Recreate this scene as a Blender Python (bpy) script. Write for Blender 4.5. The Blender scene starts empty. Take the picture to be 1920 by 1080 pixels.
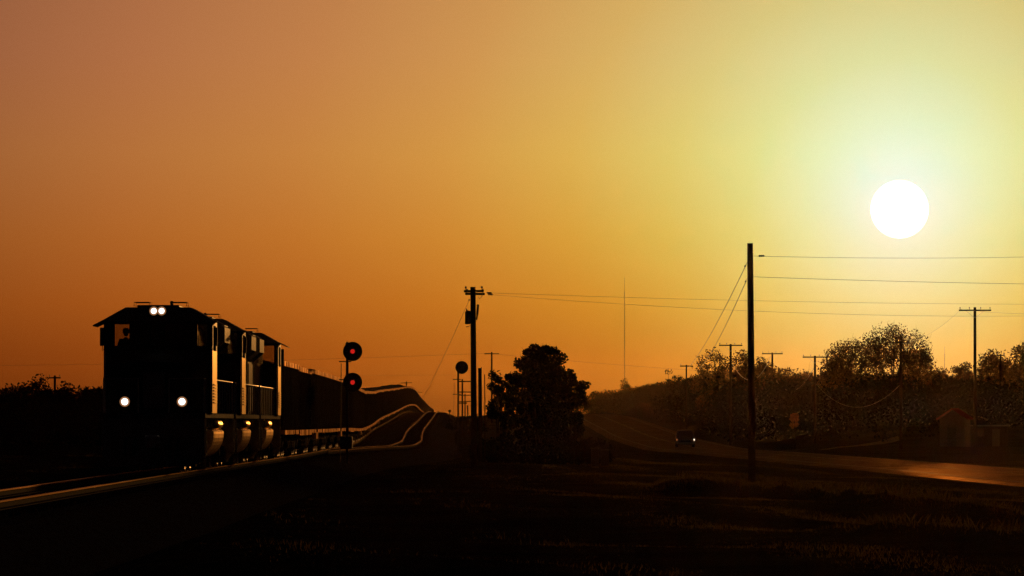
import bpy, math, random
import numpy as np
from mathutils import Vector, Matrix

# ------------------------------------------------------------------ camera
C = bpy.context.scene.collection
SC = bpy.context.scene
CZ = 6.0            # eye level in metres
F = 11000.0         # focal length in photo pixels (1920 wide)
HY = 735.0          # eye level line in the photograph
cam = bpy.data.cameras.new('camera')
cam.lens = 36.0 * F / 1920.0
cam.sensor_width = 36.0
cam.clip_start = 1.0
cam.clip_end = 30000.0
camo = bpy.data.objects.new('camera', cam)
C.objects.link(camo)
camo.location = (0, 0, CZ)
camo.rotation_euler = (math.radians(90) + math.atan((HY - 540.0) / F), 0, 0)
SC.camera = camo

# ------------------------------------------------------------------ world and sun
SUN_AZ = math.atan((1687 - 960) / F)
SUN_EL = math.atan((HY - 393) / F)
SDIR = Vector((math.sin(SUN_AZ) * math.cos(SUN_EL), math.cos(SUN_AZ) * math.cos(SUN_EL), math.sin(SUN_EL)))

def lin(c):
    return tuple((v / 255.0 / 12.92) if v / 255.0 <= 0.04045 else ((v / 255.0 + 0.055) / 1.055) ** 2.4 for v in c)

def interp(xs, ys, x):
    """smooth monotone-ish cubic (hermite) interpolation through a table"""
    xs = np.asarray(xs, float); ys = np.asarray(ys, float)
    x = np.asarray(x, float)
    m = np.zeros_like(ys)
    dl = np.diff(ys) / np.diff(xs)
    m[0] = dl[0]; m[-1] = dl[-1]
    for i in range(1, len(xs) - 1):
        m[i] = 0.0 if dl[i - 1] * dl[i] <= 0 else 2 * dl[i - 1] * dl[i] / (dl[i - 1] + dl[i])
    k = np.clip(np.searchsorted(xs, x) - 1, 0, len(xs) - 2)
    h = xs[k + 1] - xs[k]
    t = np.clip((x - xs[k]) / h, 0, 1)
    t2 = t * t; t3 = t2 * t
    return (2*t3 - 3*t2 + 1) * ys[k] + (t3 - 2*t2 + t) * h * m[k] + (-2*t3 + 3*t2) * ys[k + 1] + (t3 - t2) * h * m[k + 1]

world = bpy.data.worlds.new('World')
SC.world = world
world.use_nodes = True
nt = world.node_tree
nt.nodes.clear()
def N(tree, t, **kw):
    n = tree.nodes.new(t)
    for k, v in kw.items():
        setattr(n, k, v)
    return n
def ramp_node(tree, stops):
    r = N(tree, 'ShaderNodeValToRGB')
    cr = r.color_ramp
    cr.interpolation = 'LINEAR'
    cr.elements[0].position = stops[0][0]; cr.elements[0].color = (*stops[0][1], 1)
    cr.elements[1].position = stops[-1][0]; cr.elements[1].color = (*stops[-1][1], 1)
    for p, c in stops[1:-1]:
        e = cr.elements.new(p); e.color = (*c, 1)
    return r
# glow of the low sun by angular distance (degrees) at about 2.3 degrees above the ground
GLOW = [(0.0, (246, 255, 247)), (0.30, (240, 254, 240)), (0.45, (231, 250, 226)), (0.70, (225, 245, 205)), (1.0, (223, 238, 180)), (1.4, (221, 226, 148)),
        (2.0, (220, 208, 118)), (2.8, (219, 186, 90)), (3.8, (214, 161, 73)), (5.2, (202, 137, 63)), (6.8, (187, 118, 58)),
        (8.8, (165, 101, 53)), (12, (105, 60, 34)), (20, (36, 22, 17)), (40, (12, 10, 11)), (115, (9, 8, 10))]
ELEV = [(-1.0, (0.27, 0.14, 0.04)), (0.0, (0.35, 0.18, 0.05)), (0.28, (0.53, 0.29, 0.09)), (0.6, (0.72, 0.44, 0.16)), (1.0, (0.83, 0.585, 0.26)), (1.6, (0.94, 0.80, 0.54)),
        (2.3, (1, 1, 1)), (3.9, (0.93, 0.98, 1.55)), (8, (0.7, 0.8, 1.5)), (30, (0.5, 0.6, 1.2)), (90, (0.5, 0.6, 1.2))]
geo = N(nt, 'ShaderNodeTexCoord')
nrm = N(nt, 'ShaderNodeVectorMath', operation='NORMALIZE')
nt.links.new(geo.outputs['Generated'], nrm.inputs[0])
dst = N(nt, 'ShaderNodeVectorMath', operation='DISTANCE')
nt.links.new(nrm.outputs[0], dst.inputs[0])
dst.inputs[1].default_value = SDIR
def math_node(tree, op, a=None, b=None, c=None, clamp=False):
    m = N(tree, 'ShaderNodeMath', operation=op, use_clamp=clamp)
    for i, v in enumerate((a, b, c)):
        if v is None: continue
        if isinstance(v, (int, float)): m.inputs[i].default_value = v
        else: tree.links.new(v, m.inputs[i])
    return m.outputs[0]
t1 = math_node(nt, 'SQRT', math_node(nt, 'MULTIPLY', dst.outputs['Value'], 0.5))
gx = [g[0] for g in GLOW]
gc = np.array([lin(g[1]) for g in GLOW])
stops = []
for i in range(31):
    p = i / 30.0 * 1.0
    p = p ** 1.35
    ang = math.degrees(2 * math.asin(min(1, (p * p * 2.0) / 2)))
    col = [float(interp(gx, gc[:, k], min(ang, 115))) for k in range(3)]
    stops.append((p, col))
rg = ramp_node(nt, stops)
nt.links.new(t1, rg.inputs[0])
sep = N(nt, 'ShaderNodeSeparateXYZ')
nt.links.new(nrm.outputs[0], sep.inputs[0])
t2 = math_node(nt, 'SQRT', math_node(nt, 'MULTIPLY_ADD', sep.outputs[2], 0.98, math.sin(math.radians(1.0)), clamp=True))
ex = [e[0] for e in ELEV]; ec = np.array([e[1] for e in ELEV])
stops = []
for i in range(31):
    p = (i / 30.0) ** 1.3
    z = (p * p - math.sin(math.radians(1.0))) / 0.98
    el = math.degrees(math.asin(max(-1, min(1, z))))
    stops.append((p, [float(interp(ex, ec[:, k], el)) for k in range(3)]))
re_ = ramp_node(nt, stops)
nt.links.new(t2, re_.inputs[0])
# the tint by height is weaker inside the bright aureole
wgt = N(nt, 'ShaderNodeMapRange', interpolation_type='SMOOTHSTEP')
wgt.inputs['From Min'].default_value = 0.004; wgt.inputs['From Max'].default_value = 0.055
wgt.inputs['To Min'].default_value = 0.5; wgt.inputs['To Max'].default_value = 1.0
nt.links.new(dst.outputs['Value'], wgt.inputs['Value'])
emx = N(nt, 'ShaderNodeMix', data_type='RGBA')
nt.links.new(wgt.outputs[0], emx.inputs[0]); emx.inputs[6].default_value = (1, 1, 1, 1); nt.links.new(re_.outputs[0], emx.inputs[7])
mul = N(nt, 'ShaderNodeVectorMath', operation='MULTIPLY')
nt.links.new(rg.outputs[0], mul.inputs[0]); nt.links.new(emx.outputs[2], mul.inputs[1])
# sun disc
disc = N(nt, 'ShaderNodeMapRange', clamp=True)
disc.inputs['From Min'].default_value = 0.00468; disc.inputs['From Max'].default_value = 0.00500
disc.inputs['To Min'].default_value = 1; disc.inputs['To Max'].default_value = 0
nt.links.new(dst.outputs['Value'], disc.inputs['Value'])
dsc = N(nt, 'ShaderNodeVectorMath', operation='SCALE')
dsc.inputs[0].default_value = (2.6, 2.5, 2.3)
nt.links.new(disc.outputs[0], dsc.inputs['Scale'])
add = N(nt, 'ShaderNodeVectorMath', operation='ADD')
nt.links.new(mul.outputs[0], add.inputs[0]); nt.links.new(dsc.outputs[0], add.inputs[1])
bgA = N(nt, 'ShaderNodeBackground'); bgA.inputs['Strength'].default_value = 1.0
nt.links.new(add.outputs[0], bgA.inputs['Color'])
sky = N(nt, 'ShaderNodeTexSky', sky_type='NISHITA', sun_disc=False, sun_elevation=SUN_EL, sun_rotation=SUN_AZ,
        dust_density=6.0, air_density=2.0, ozone_density=1.0, altitude=300.0)
bgB = N(nt, 'ShaderNodeBackground'); bgB.inputs['Strength'].default_value = 0.0005
nt.links.new(sky.outputs[0], bgB.inputs['Color'])
ads = N(nt, 'ShaderNodeAddShader')
nt.links.new(bgA.outputs[0], ads.inputs[0]); nt.links.new(bgB.outputs[0], ads.inputs[1])
wo = N(nt, 'ShaderNodeOutputWorld')
nt.links.new(ads.outputs[0], wo.inputs['Surface'])

sl = bpy.data.lights.new('sun', 'SUN')
sl.energy = 0.85; sl.angle = math.radians(0.5); sl.color = (1.0, 0.42, 0.09)
so = bpy.data.objects.new('sun', sl)
C.objects.link(so)
so.rotation_euler = (-SDIR).to_track_quat('-Z', 'Y').to_euler()
so.location = SDIR * 500
SC.view_settings.view_transform = 'Standard'
SC.view_settings.look = 'None'
SC.view_settings.exposure = 0.0
SC.view_settings.gamma = 1.0
SC.render.dither_intensity = 2.0

# ------------------------------------------------------------------ helpers
rnd = random.Random(7)
def at(px, py, d):
    """point at distance d along a bearing read off the photograph"""
    return Vector(((px - 960.0) / F * d, d, CZ + (HY - py) / F * d))

def tag(o, label=None, cat=None, group=None, kind=None):
    if label: o['label'] = label
    if cat: o['category'] = cat
    if group: o['group'] = group
    if kind: o['kind'] = kind
    return o
def empty(name, loc=(0, 0, 0), rz=0.0):
    o = bpy.data.objects.new(name, None)
    o.empty_display_size = 0.3
    C.objects.link(o)
    o.location = loc; o.rotation_euler = (0, 0, rz)
    return o
def copy_tree(o, parent=None):
    c = o.copy(); C.objects.link(c)
    c.parent = parent
    for ch in o.children:
        copy_tree(ch, c)
    return c

class MB:
    def __init__(s): s.v = []; s.f = []
    def add(s, vs, fs):
        b = len(s.v); s.v += [tuple(v) for v in vs]; s.f += [tuple(i + b for i in f) for f in fs]; return s
    def box(s, x0, x1, y0, y1, z0, z1):
        vs = [(x0,y0,z0),(x1,y0,z0),(x1,y1,z0),(x0,y1,z0),(x0,y0,z1),(x1,y0,z1),(x1,y1,z1),(x0,y1,z1)]
        return s.add(vs, [(0,3,2,1),(4,5,6,7),(0,1,5,4),(1,2,6,5),(2,3,7,6),(3,0,4,7)])
    def bev(s, x0, x1, y0, y1, z0, z1, b=0.03):
        """box with chamfered edges"""
        X = (x0, x0 + b, x1 - b, x1); Y = (y0, y0 + b, y1 - b, y1); Z = (z0, z0 + b, z1 - b, z1)
        def ring(xa, xb, ya, yb, z, bb):
            return [(xa+bb,ya,z),(xb-bb,ya,z),(xb,ya+bb,z),(xb,yb-bb,z),(xb-bb,yb,z),(xa+bb,yb,z),(xa,yb-bb,z),(xa,ya+bb,z)]
        rs = [ring(x0+b,x1-b,y0+b,y1-b,z0,b*.4), ring(x0,x1,y0,y1,z0+b,b), ring(x0,x1,y0,y1,z1-b,b), ring(x0+b,x1-b,y0+b,y1-b,z1,b*.4)]
        return s.loft(rs)
    def loft(s, rings, cap=True):
        n = len(rings[0]); vs = [p for r in rings for p in r]; fs = []
        for i in range(len(rings) - 1):
            for j in range(n):
                a = i*n + j; b = i*n + (j+1) % n
                fs.append((a, b, b + n, a + n))
        if cap:
            fs.append(tuple(reversed(range(n)))); fs.append(tuple(range((len(rings)-1)*n, len(rings)*n)))
        return s.add(vs, fs)
    def prism_y(s, poly, y0, y1):
        """polygon of (x, z) swept along y"""
        return s.loft([[(x, y0, z) for x, z in poly], [(x, y1, z) for x, z in poly]])
    def prism_x(s, poly, x0, x1):
        return s.loft([[(x0, y, z) for y, z in poly], [(x1, y, z) for y, z in poly]])
    def tube(s, pts, r, n=6, r1=None):
        pts = [Vector(p) for p in pts]; rings = []
        for i, p in enumerate(pts):
            t = (pts[min(i+1, len(pts)-1)] - pts[max(i-1, 0)]).normalized()
            u = t.cross(Vector((0, 0, 1)) if abs(t.z) < .9 else Vector((0, 1, 0))).normalized(); w = t.cross(u)
            rr = r if r1 is None else r + (r1 - r) * i / (len(pts) - 1)
            rings.append([tuple(p + (u*math.cos(2*math.pi*k/n) + w*math.sin(2*math.pi*k/n)) * rr) for k in range(n)])
        return s.loft(rings)
    def lathe(s, c, axis, prof, n=16):
        """profile of (distance along axis, radius)"""
        a = Vector(axis).normalized(); u = a.cross(Vector((0, 0, 1)) if abs(a.z) < .9 else Vector((0, 1, 0))).normalized(); w = a.cross(u); c = Vector(c)
        return s.loft([[tuple(c + a*h + (u*math.cos(2*math.pi*k/n) + w*math.sin(2*math.pi*k/n)) * max(r, 1e-4)) for k in range(n)] for h, r in prof])
    def build(s, name, mat, parent=None, smooth=False):
        me = bpy.data.meshes.new(name)
        me.from_pydata(s.v, [], s.f); me.materials.append(mat)
        if smooth:
            me.polygons.foreach_set('use_smooth', [True] * len(me.polygons))
        me.update()
        o = bpy.data.objects.new(name, me); C.objects.link(o)
        o.parent = parent
        return o
def np_mesh(name, verts, quads, mat, parent=None):
    me = bpy.data.meshes.new(name)
    verts = np.asarray(verts, np.float32); quads = np.asarray(quads, np.int32)
    k = quads.shape[1]
    me.vertices.add(len(verts)); me.vertices.foreach_set('co', verts.ravel())
    me.loops.add(quads.size); me.loops.foreach_set('vertex_index', quads.ravel())
    me.polygons.add(len(quads)); me.polygons.foreach_set('loop_start', np.arange(0, quads.size, k, dtype=np.int32))
    me.polygons.foreach_set('loop_total', np.full(len(quads), k, np.int32))
    me.update(calc_edges=True); me.materials.append(mat)
    o = bpy.data.objects.new(name, me); C.objects.link(o); o.parent = parent
    return o

# ------------------------------------------------------------------ materials
def mat(name, col, rough=0.6, metal=0.0, var=0.25, scale=3.0, spec=0.5, bump=0.0, bscale=20.0, col2=None):
    m = bpy.data.materials.new(name); m.use_nodes = True
    t = m.node_tree; b = t.nodes['Principled BSDF']
    tc = N(t, 'ShaderNodeTexCoord'); ns = N(t, 'ShaderNodeTexNoise'); ns.inputs['Scale'].default_value = scale; ns.inputs['Detail'].default_value = 5
    t.links.new(tc.outputs['Object'], ns.inputs['Vector'])
    c2 = col2 or tuple(max(0, c * (1 + var)) for c in col)
    c1 = tuple(c * (1 - var) for c in col)
    r = ramp_node(t, [(0.3, c1), (0.7, c2)])
    t.links.new(ns.outputs['Fac'], r.inputs[0]); t.links.new(r.outputs[0], b.inputs['Base Color'])
    b.inputs['Roughness'].default_value = rough; b.inputs['Metallic'].default_value = metal
    b.inputs['Specular IOR Level'].default_value = spec
    if bump:
        n2 = N(t, 'ShaderNodeTexNoise'); n2.inputs['Scale'].default_value = bscale; n2.inputs['Detail'].default_value = 3
        t.links.new(tc.outputs['Object'], n2.inputs['Vector'])
        bp = N(t, 'ShaderNodeBump'); bp.inputs['Distance'].default_value = bump; bp.inputs['Strength'].default_value = 1
        t.links.new(n2.outputs['Fac'], bp.inputs['Height']); t.links.new(bp.outputs[0], b.inputs['Normal'])
    return m
def mat_emit(name, col, strength, base=(0.1, 0.1, 0.1)):
    m = bpy.data.materials.new(name); m.use_nodes = True
    b = m.node_tree.nodes['Principled BSDF']
    b.inputs['Base Color'].default_value = (*base, 1)
    b.inputs['Emission Color'].default_value = (*col, 1); b.inputs['Emission Strength'].default_value = strength
    b.inputs['Roughness'].default_value = 0.3
    return m
def mat_glass(name, tint=(0.8, 0.8, 0.8), gloss=0.12):
    m = bpy.data.materials.new(name); m.use_nodes = True
    t = m.node_tree; t.nodes.remove(t.nodes['Principled BSDF']); o = t.nodes['Material Output']
    tr = N(t, 'ShaderNodeBsdfTransparent'); tr.inputs[0].default_value = (*tint, 1)
    gl = N(t, 'ShaderNodeBsdfGlossy'); gl.inputs['Roughness'].default_value = 0.05
    mx = N(t, 'ShaderNodeMixShader'); mx.inputs[0].default_value = gloss
    t.links.new(tr.outputs[0], mx.inputs[1]); t.links.new(gl.outputs[0], mx.inputs[2]); t.links.new(mx.outputs[0], o.inputs[0])
    return m
def mat_dg(name, col, fac=0.1, rough=0.35, var=0.3, scale=1.0, bump=0.0, bscale=10.0, gcol=(1, 1, 1)):
    m = bpy.data.materials.new(name); m.use_nodes = True
    t = m.node_tree; t.nodes.remove(t.nodes['Principled BSDF']); o = t.nodes['Material Output']
    tc = N(t, 'ShaderNodeTexCoord'); ns = N(t, 'ShaderNodeTexNoise'); ns.inputs['Scale'].default_value = scale; ns.inputs['Detail'].default_value = 5
    t.links.new(tc.outputs['Object'], ns.inputs['Vector'])
    r = ramp_node(t, [(0.3, tuple(c * (1 - var) for c in col)), (0.7, tuple(c * (1 + var) for c in col))])
    t.links.new(ns.outputs['Fac'], r.inputs[0])
    df = N(t, 'ShaderNodeBsdfDiffuse'); t.links.new(r.outputs[0], df.inputs['Color'])
    gl = N(t, 'ShaderNodeBsdfGlossy'); gl.inputs['Roughness'].default_value = rough; gl.inputs['Color'].default_value = (*gcol, 1)
    mx = N(t, 'ShaderNodeMixShader'); mx.inputs[0].default_value = fac
    if var > .3:
        t.links.new(math_node(t, 'MULTIPLY', ns.outputs['Fac'], fac * 2), mx.inputs[0])
    if bump:
        n2 = N(t, 'ShaderNodeTexNoise'); n2.inputs['Scale'].default_value = bscale; n2.inputs['Detail'].default_value = 3
        t.links.new(tc.outputs['Object'], n2.inputs['Vector'])
        bp = N(t, 'ShaderNodeBump'); bp.inputs['Distance'].default_value = bump
        t.links.new(n2.outputs['Fac'], bp.inputs['Height']); t.links.new(bp.outputs[0], gl.inputs['Normal']); t.links.new(bp.outputs[0], df.inputs['Normal'])
    t.links.new(df.outputs[0], mx.inputs[1]); t.links.new(gl.outputs[0], mx.inputs[2]); t.links.new(mx.outputs[0], o.inputs[0])
    return m
def mat_leaf(name, col, trans=0.35, rough=0.6):
    m = bpy.data.materials.new(name); m.use_nodes = True
    t = m.node_tree; b = t.nodes['Principled BSDF']; o = t.nodes['Material Output']
    tc = N(t, 'ShaderNodeTexCoord'); ns = N(t, 'ShaderNodeTexNoise'); ns.inputs['Scale'].default_value = 0.9
    t.links.new(tc.outputs['Object'], ns.inputs['Vector'])
    r = ramp_node(t, [(0.3, tuple(c * .6 for c in col)), (0.7, tuple(c * 1.5 for c in col))])
    t.links.new(ns.outputs['Fac'], r.inputs[0]); t.links.new(r.outputs[0], b.inputs['Base Color'])
    b.inputs['Roughness'].default_value = rough; b.inputs['Specular IOR Level'].default_value = 0.0
    tl = N(t, 'ShaderNodeBsdfTranslucent'); t.links.new(r.outputs[0], tl.inputs[0])
    mx = N(t, 'ShaderNodeMixShader'); mx.inputs[0].default_value = trans
    t.links.new(b.outputs[0], mx.inputs[1]); t.links.new(tl.outputs[0], mx.inputs[2]); t.links.new(mx.outputs[0], o.inputs[0])
    return m

M = {}
M['soil'] = mat('soil', (0.020, 0.016, 0.011), 0.95, var=0.4, scale=0.25, spec=0.0, bump=0.05, bscale=2.5)
M['ballast'] = mat('ballast', (0.05, 0.045, 0.04), 0.9, var=0.4, scale=4, spec=0.0, bump=0.03, bscale=12)
M['asphalt'] = mat_dg('asphalt', (0.03, 0.025, 0.02), 0.055, 0.42, var=0.45, scale=0.35, bump=0.006, bscale=5, gcol=(1, .52, .2))
M['line_white'] = mat_dg('line_white', (0.10, 0.09, 0.08), 0.05, 0.4, var=0.2)
M['line_yellow'] = mat_dg('line_yellow', (0.12, 0.08, 0.02), 0.05, 0.4, var=0.2)
M['gravel'] = mat('gravel', (0.07, 0.055, 0.04), 0.9, var=0.25, scale=2, spec=0.0)
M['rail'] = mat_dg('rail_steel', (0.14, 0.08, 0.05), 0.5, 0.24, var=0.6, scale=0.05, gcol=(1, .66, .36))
M['rust'] = mat_dg('rail_web_rust', (0.03, 0.018, 0.012), 0.02, 0.5, var=0.3)
M['tie'] = mat('tie_wood', (0.05, 0.035, 0.025), 0.9, var=0.3, scale=3, spec=0.0)
M['wood'] = mat('pole_wood', (0.022, 0.013, 0.008), 0.9, var=0.3, scale=2, spec=0.0, bump=0.01, bscale=8)
M['paint'] = mat_dg('loco_paint', (0.02, 0.02, 0.018), 0.10, 0.30, var=0.2)
M['nose'] = mat_dg('nose_paint', (0.012, 0.012, 0.011), 0.012, 0.5, var=0.2)
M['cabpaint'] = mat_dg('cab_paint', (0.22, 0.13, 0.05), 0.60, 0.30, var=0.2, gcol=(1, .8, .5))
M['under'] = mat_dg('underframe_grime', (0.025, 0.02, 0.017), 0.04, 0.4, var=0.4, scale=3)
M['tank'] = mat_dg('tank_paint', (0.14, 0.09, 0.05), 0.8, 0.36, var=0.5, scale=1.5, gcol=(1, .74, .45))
M['steel'] = mat('worn_steel', (0.25, 0.22, 0.19), 0.4, metal=0.8, var=0.2, scale=4)
M['handrail'] = mat('handrail_paint', (0.5, 0.42, 0.3), 0.4, var=0.1, scale=4)
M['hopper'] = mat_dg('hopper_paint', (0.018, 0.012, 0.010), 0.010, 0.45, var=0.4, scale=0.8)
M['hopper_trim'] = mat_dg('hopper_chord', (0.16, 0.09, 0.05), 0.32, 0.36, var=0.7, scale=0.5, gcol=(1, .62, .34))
M['coal'] = mat('coal', (0.012, 0.012, 0.012), 0.7, var=0.4, scale=5, spec=0.3)
M['black'] = mat('black_paint', (0.015, 0.015, 0.015), 0.6, var=0.2, scale=3, spec=0.25)
M['grey'] = mat('grey_paint', (0.06, 0.058, 0.055), 0.6, var=0.2, scale=3, spec=0.1)
M['glass'] = mat_glass('cab_glass', (0.72, 0.68, 0.6), 0.02)
M['carglass'] = mat_dg('car_glass', (0.01, 0.01, 0.012), 0.10, 0.1, var=0.1)
M['carpaint'] = mat_dg('car_paint', (0.14, 0.11, 0.11), 0.35, 0.2, var=0.1, gcol=(1, .75, .65))
M['rubber'] = mat('rubber', (0.02, 0.02, 0.02), 0.85, var=0.2, spec=0.15)
M['headlight'] = mat_emit('headlight_lamp', (1.0, 0.97, 0.9), 2.4)
M['reflector'] = mat_emit('reflector_glow', (1.0, 0.42, 0.16), 0.28)  # dim orange emission imitating the glare around the lamps
M['redlamp'] = mat_emit('red_signal_lamp', (1.0, 0.02, 0.015), 0.5)
M['carlamp'] = mat_emit('car_headlamp', (1.0, 0.9, 0.75), 1.6)
M['cardim'] = mat_emit('car_marker_lamp', (1.0, 0.35, 0.1), 0.35)
M['wire'] = mat('wire_metal', (0.06, 0.04, 0.03), 0.5, var=0.1, spec=0.3)
M['insul'] = mat('insulator', (0.10, 0.07, 0.06), 0.3, var=0.2)
M['bark'] = mat('bark', (0.018, 0.012, 0.009), 0.9, var=0.3, scale=4, spec=0.0)
M['leaf'] = mat_leaf('leaf_dark', (0.005, 0.006, 0.003), 0.03)
M['leafsp'] = mat_leaf('leaf_spring', (0.055, 0.025, 0.008), 0.45)
M['leafdry'] = mat_leaf('leaf_dry', (0.32, 0.12, 0.035), 0.7)
M['grass'] = mat_leaf('grass_blade', (0.075, 0.052, 0.018), 0.6)
M['roofred'] = mat('roof_red', (0.10, 0.02, 0.015), 0.8, var=0.3, scale=4, spec=0.0)
M['siding'] = mat('siding_pale', (0.10, 0.085, 0.075), 0.8, var=0.15, scale=2, spec=0.0)
M['roofgrey'] = mat('roof_metal', (0.12, 0.12, 0.12), 0.7, var=0.15, scale=2, spec=0.0)
M['skin'] = mat('skin', (0.35, 0.2, 0.14), 0.6, var=0.1)
M['cloth'] = mat('shirt_cloth', (0.05, 0.055, 0.08), 0.9, var=0.2, spec=0.1)
M['hair'] = mat('cap_cloth', (0.03, 0.03, 0.04), 0.9, var=0.2, spec=0.1)

# ------------------------------------------------------------------ lie of the land
TX = [(-60, -10.4), (0, -10.4), (170, -10.4), (240, -10.4), (325, -10.85), (430, -12.3), (560, -14.1), (675, -15.1), (873, -16.9), (1236, -20.6), (1700, -24.6), (2400, -29)]
TH = [(-60, 1.5), (0, 1.6), (60, 1.8), (111, 2.05), (170, 2.33), (268, 2.85), (335, 3.2), (415, 3.68), (480, 3.78), (560, 3.62), (675, 3.40), (873, 3.02), (1000, 3.25), (1236, 5.0), (1700, 8.5), (2400, 13), (9000, 42)]
SX = [(0, 0.0), (268, 0.0), (300, 0.5), (335, 1.9), (370, 3.2), (415, 4.5), (470, 4.9), (3000, 4.9)]
RX = [(-60, 44), (0, 41), (150, 34.5), (240, 30.3), (316, 26.9), (400, 23.2), (478, 20.2), (566, 17.4), (680, 16.4), (806, 15.8), (1000, 14.2), (1150, 12.0), (1344, 8), (1700, 4), (2400, 0)]
RH = [(-60, 2.8), (0, 3.1), (150, 3.7), (281, 4.34), (342, 4.5), (478, 5.0), (566, 5.35), (680, 5.3), (806, 4.8), (1000, 3.95), (1150, 4.3), (1344, 5.6), (1800, 9), (2400, 13), (9000, 42)]
LH = [(-60, 1.9), (0, 2.1), (170, 3.2), (300, 4.0), (600, 4.4), (900, 4.3), (1236, 5.6), (1700, 9), (2400, 13.5), (9000, 42)]
def tab(T, d): return interp([a for a, b in T], [b for a, b in T], d)
def tx(d): return tab(TX, d)
def th(d): return tab(TH, d)
def sxo(d): return tab(SX, d)
def rx(d): return tab(RX, d)
def rh(d): return tab(RH, d)
def sstep(a, b, x):
    t = np.clip((x - a) / (b - a), 0, 1); return t * t * (3 - 2 * t)
def wob(x, y):
    return (np.sin(x * .37 + y * .051 + 1.3) * .5 + np.sin(x * .13 - y * .083 + .4) * .7 + np.sin(x * .71 + y * .19) * .25 + np.sin(y * .31 + x * .05) * .2)
def ridge(x, d):
    c1 = 226 + 9 * np.sin((x - 5) * .55) - np.clip(x - 8, 0, 30) * 6.5
    c2 = 141 - (x - 8) * 8.0 + 3 * np.sin(x * 1.3)
    r1 = np.exp(-((d - c1) / 5.5) ** 2) * sstep(4.2, 6.5, x) * (1 - sstep(13, 17, x))
    r2 = np.exp(-((d - c2) / 4.0) ** 2) * sstep(7, 8.6, x) * (1 - sstep(13, 16, x))
    return np.maximum(r1, .8 * r2)
def gdepth(x, d):
    """metres of the ground below eye level"""
    x = np.asarray(x, float); d = np.asarray(d, float)
    T = tx(d); H = th(d); S = sxo(d); R = rx(d); Q = rh(d); L = tab(LH, d)
    toe_r = T + S + 3.6; toe_l = T - 3.6
    mid = (H + .95) + (Q + .10 - H - .95) * sstep(0, 1, np.clip((x - toe_r) / np.maximum(R - 5.0 - toe_r, 1), 0, 1))
    right = Q + .10 - .012 * np.clip(x - R - 6, 0, 90) * np.clip((d - 200) / 300, 0, 1)
    left = (H + .95) + (L - H - .95) * sstep(0, 14, toe_l - x)
    left = left - .012 * np.clip(toe_l - 14 - x, 0, 120)
    h = np.where(x < toe_l, left, np.where(x < toe_r, H + .95, np.where(x < R - 5.0, mid, right)))
    amp = .16 * np.clip(np.minimum(np.where(x < (toe_l + toe_r) / 2, toe_l - x, x - toe_r) / 3.0, np.abs(x - R) / 3.0 - 1.7), 0, 1)
    # wooded rise beyond the road
    rise = 4.4 * sstep(6, 24, x - R) * sstep(575, 680, d) * (1 - sstep(1350, 1900, d))
    right = right - rise
    h = h - np.where(x >= R - 5.0, rise, 0)
    # low bank of rough grass between the rails and the road
    bank = .42 * ridge(x, d)
    return h + amp * wob(x, d) - bank
def gz(x, d): return CZ - float(gdepth(x, d))

# terrain sheet
xs = np.concatenate([-np.geomspace(3500, 46, 26), np.arange(-44, 64, 0.75), np.geomspace(66, 3500, 26)])
ds = np.concatenate([np.arange(-60, 420, 1.8), np.arange(420, 1300, 5), np.arange(1300, 2400, 20), np.geomspace(2400, 9000, 25)])
GX, GD = np.meshgrid(xs, ds)
ZZ = CZ - gdepth(GX, GD)
V = np.stack([GX.ravel(), GD.ravel(), ZZ.ravel()], 1)
nx = len(xs); ny = len(ds)
ii, jj = np.meshgrid(np.arange(ny - 1), np.arange(nx - 1), indexing='ij')
a = (ii * nx + jj).ravel()
g = np_mesh('ground', V, np.stack([a, a + 1, a + 1 + nx, a + nx], 1), M['soil'])
g.data.polygons.foreach_set('use_smooth', [True] * len(g.data.polygons))
tag(g, kind='structure')

def strip(name, rows, material, kind='structure'):
    """rows: list of lists of points, one cross-section per distance"""
    n = len(rows[0]); v = [p for r in rows for p in r]; f = []
    for i in range(len(rows) - 1):
        for j in range(n - 1):
            q = i * n + j; f.append((q, q + 1, q + 1 + n, q + n))
    m = MB(); m.add(v, f); o = m.build(name, material)
    if kind: tag(o, kind=kind)
    return o
dd = list(np.arange(-60, 500, 4.0)) + list(np.arange(500, 2390, 12.0))
rows = []
for d in dd:
    T, H, S = float(tx(d)), CZ - float(th(d)), float(sxo(d))
    rows.append([(T - 3.9, d, H - 1.02), (T - 2.0, d, H - .24), (T + S + 2.0, d, H - .24), (T + S + 3.9, d, H - 1.02)])
strip('ballast', rows, M['ballast'])
rows = []
for d in dd:
    R, Q = float(rx(d)), CZ - float(rh(d))
    rows.append([(R - 5.6, d, Q - .16), (R - 4.4, d, Q), (R, d, Q + .05), (R + 4.4, d, Q), (R + 5.6, d, Q - .16)])
strip('road', rows, M['asphalt'])
def marking(name, off, w, m, dz, dash=None):
    rows = []; v = MB()
    seq = [d for d in dd if d < 1300]
    def pt(d, o):
        R, Q = float(rx(d)), CZ - float(rh(d)); return (R + o, d, Q + .05 * (1 - abs(o) / 4.4) + dz)
    for i in range(len(seq) - 1):
        if dash and i % dash == 0: continue
        v.add([pt(seq[i], off - w/2), pt(seq[i], off + w/2), pt(seq[i+1], off + w/2), pt(seq[i+1], off - w/2)], [(0, 1, 2, 3)])
    return tag(v.build(name, m), kind='structure')
marking('road_edge_line', -3.9, .15, M['line_white'], .012)
marking('road_edge_line', 3.9, .15, M['line_white'], .012)
marking('road_centre_line', -.12, .12, M['line_yellow'], .012)
marking('road_centre_line', .12, .12, M['line_yellow'], .012, dash=3)
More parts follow.
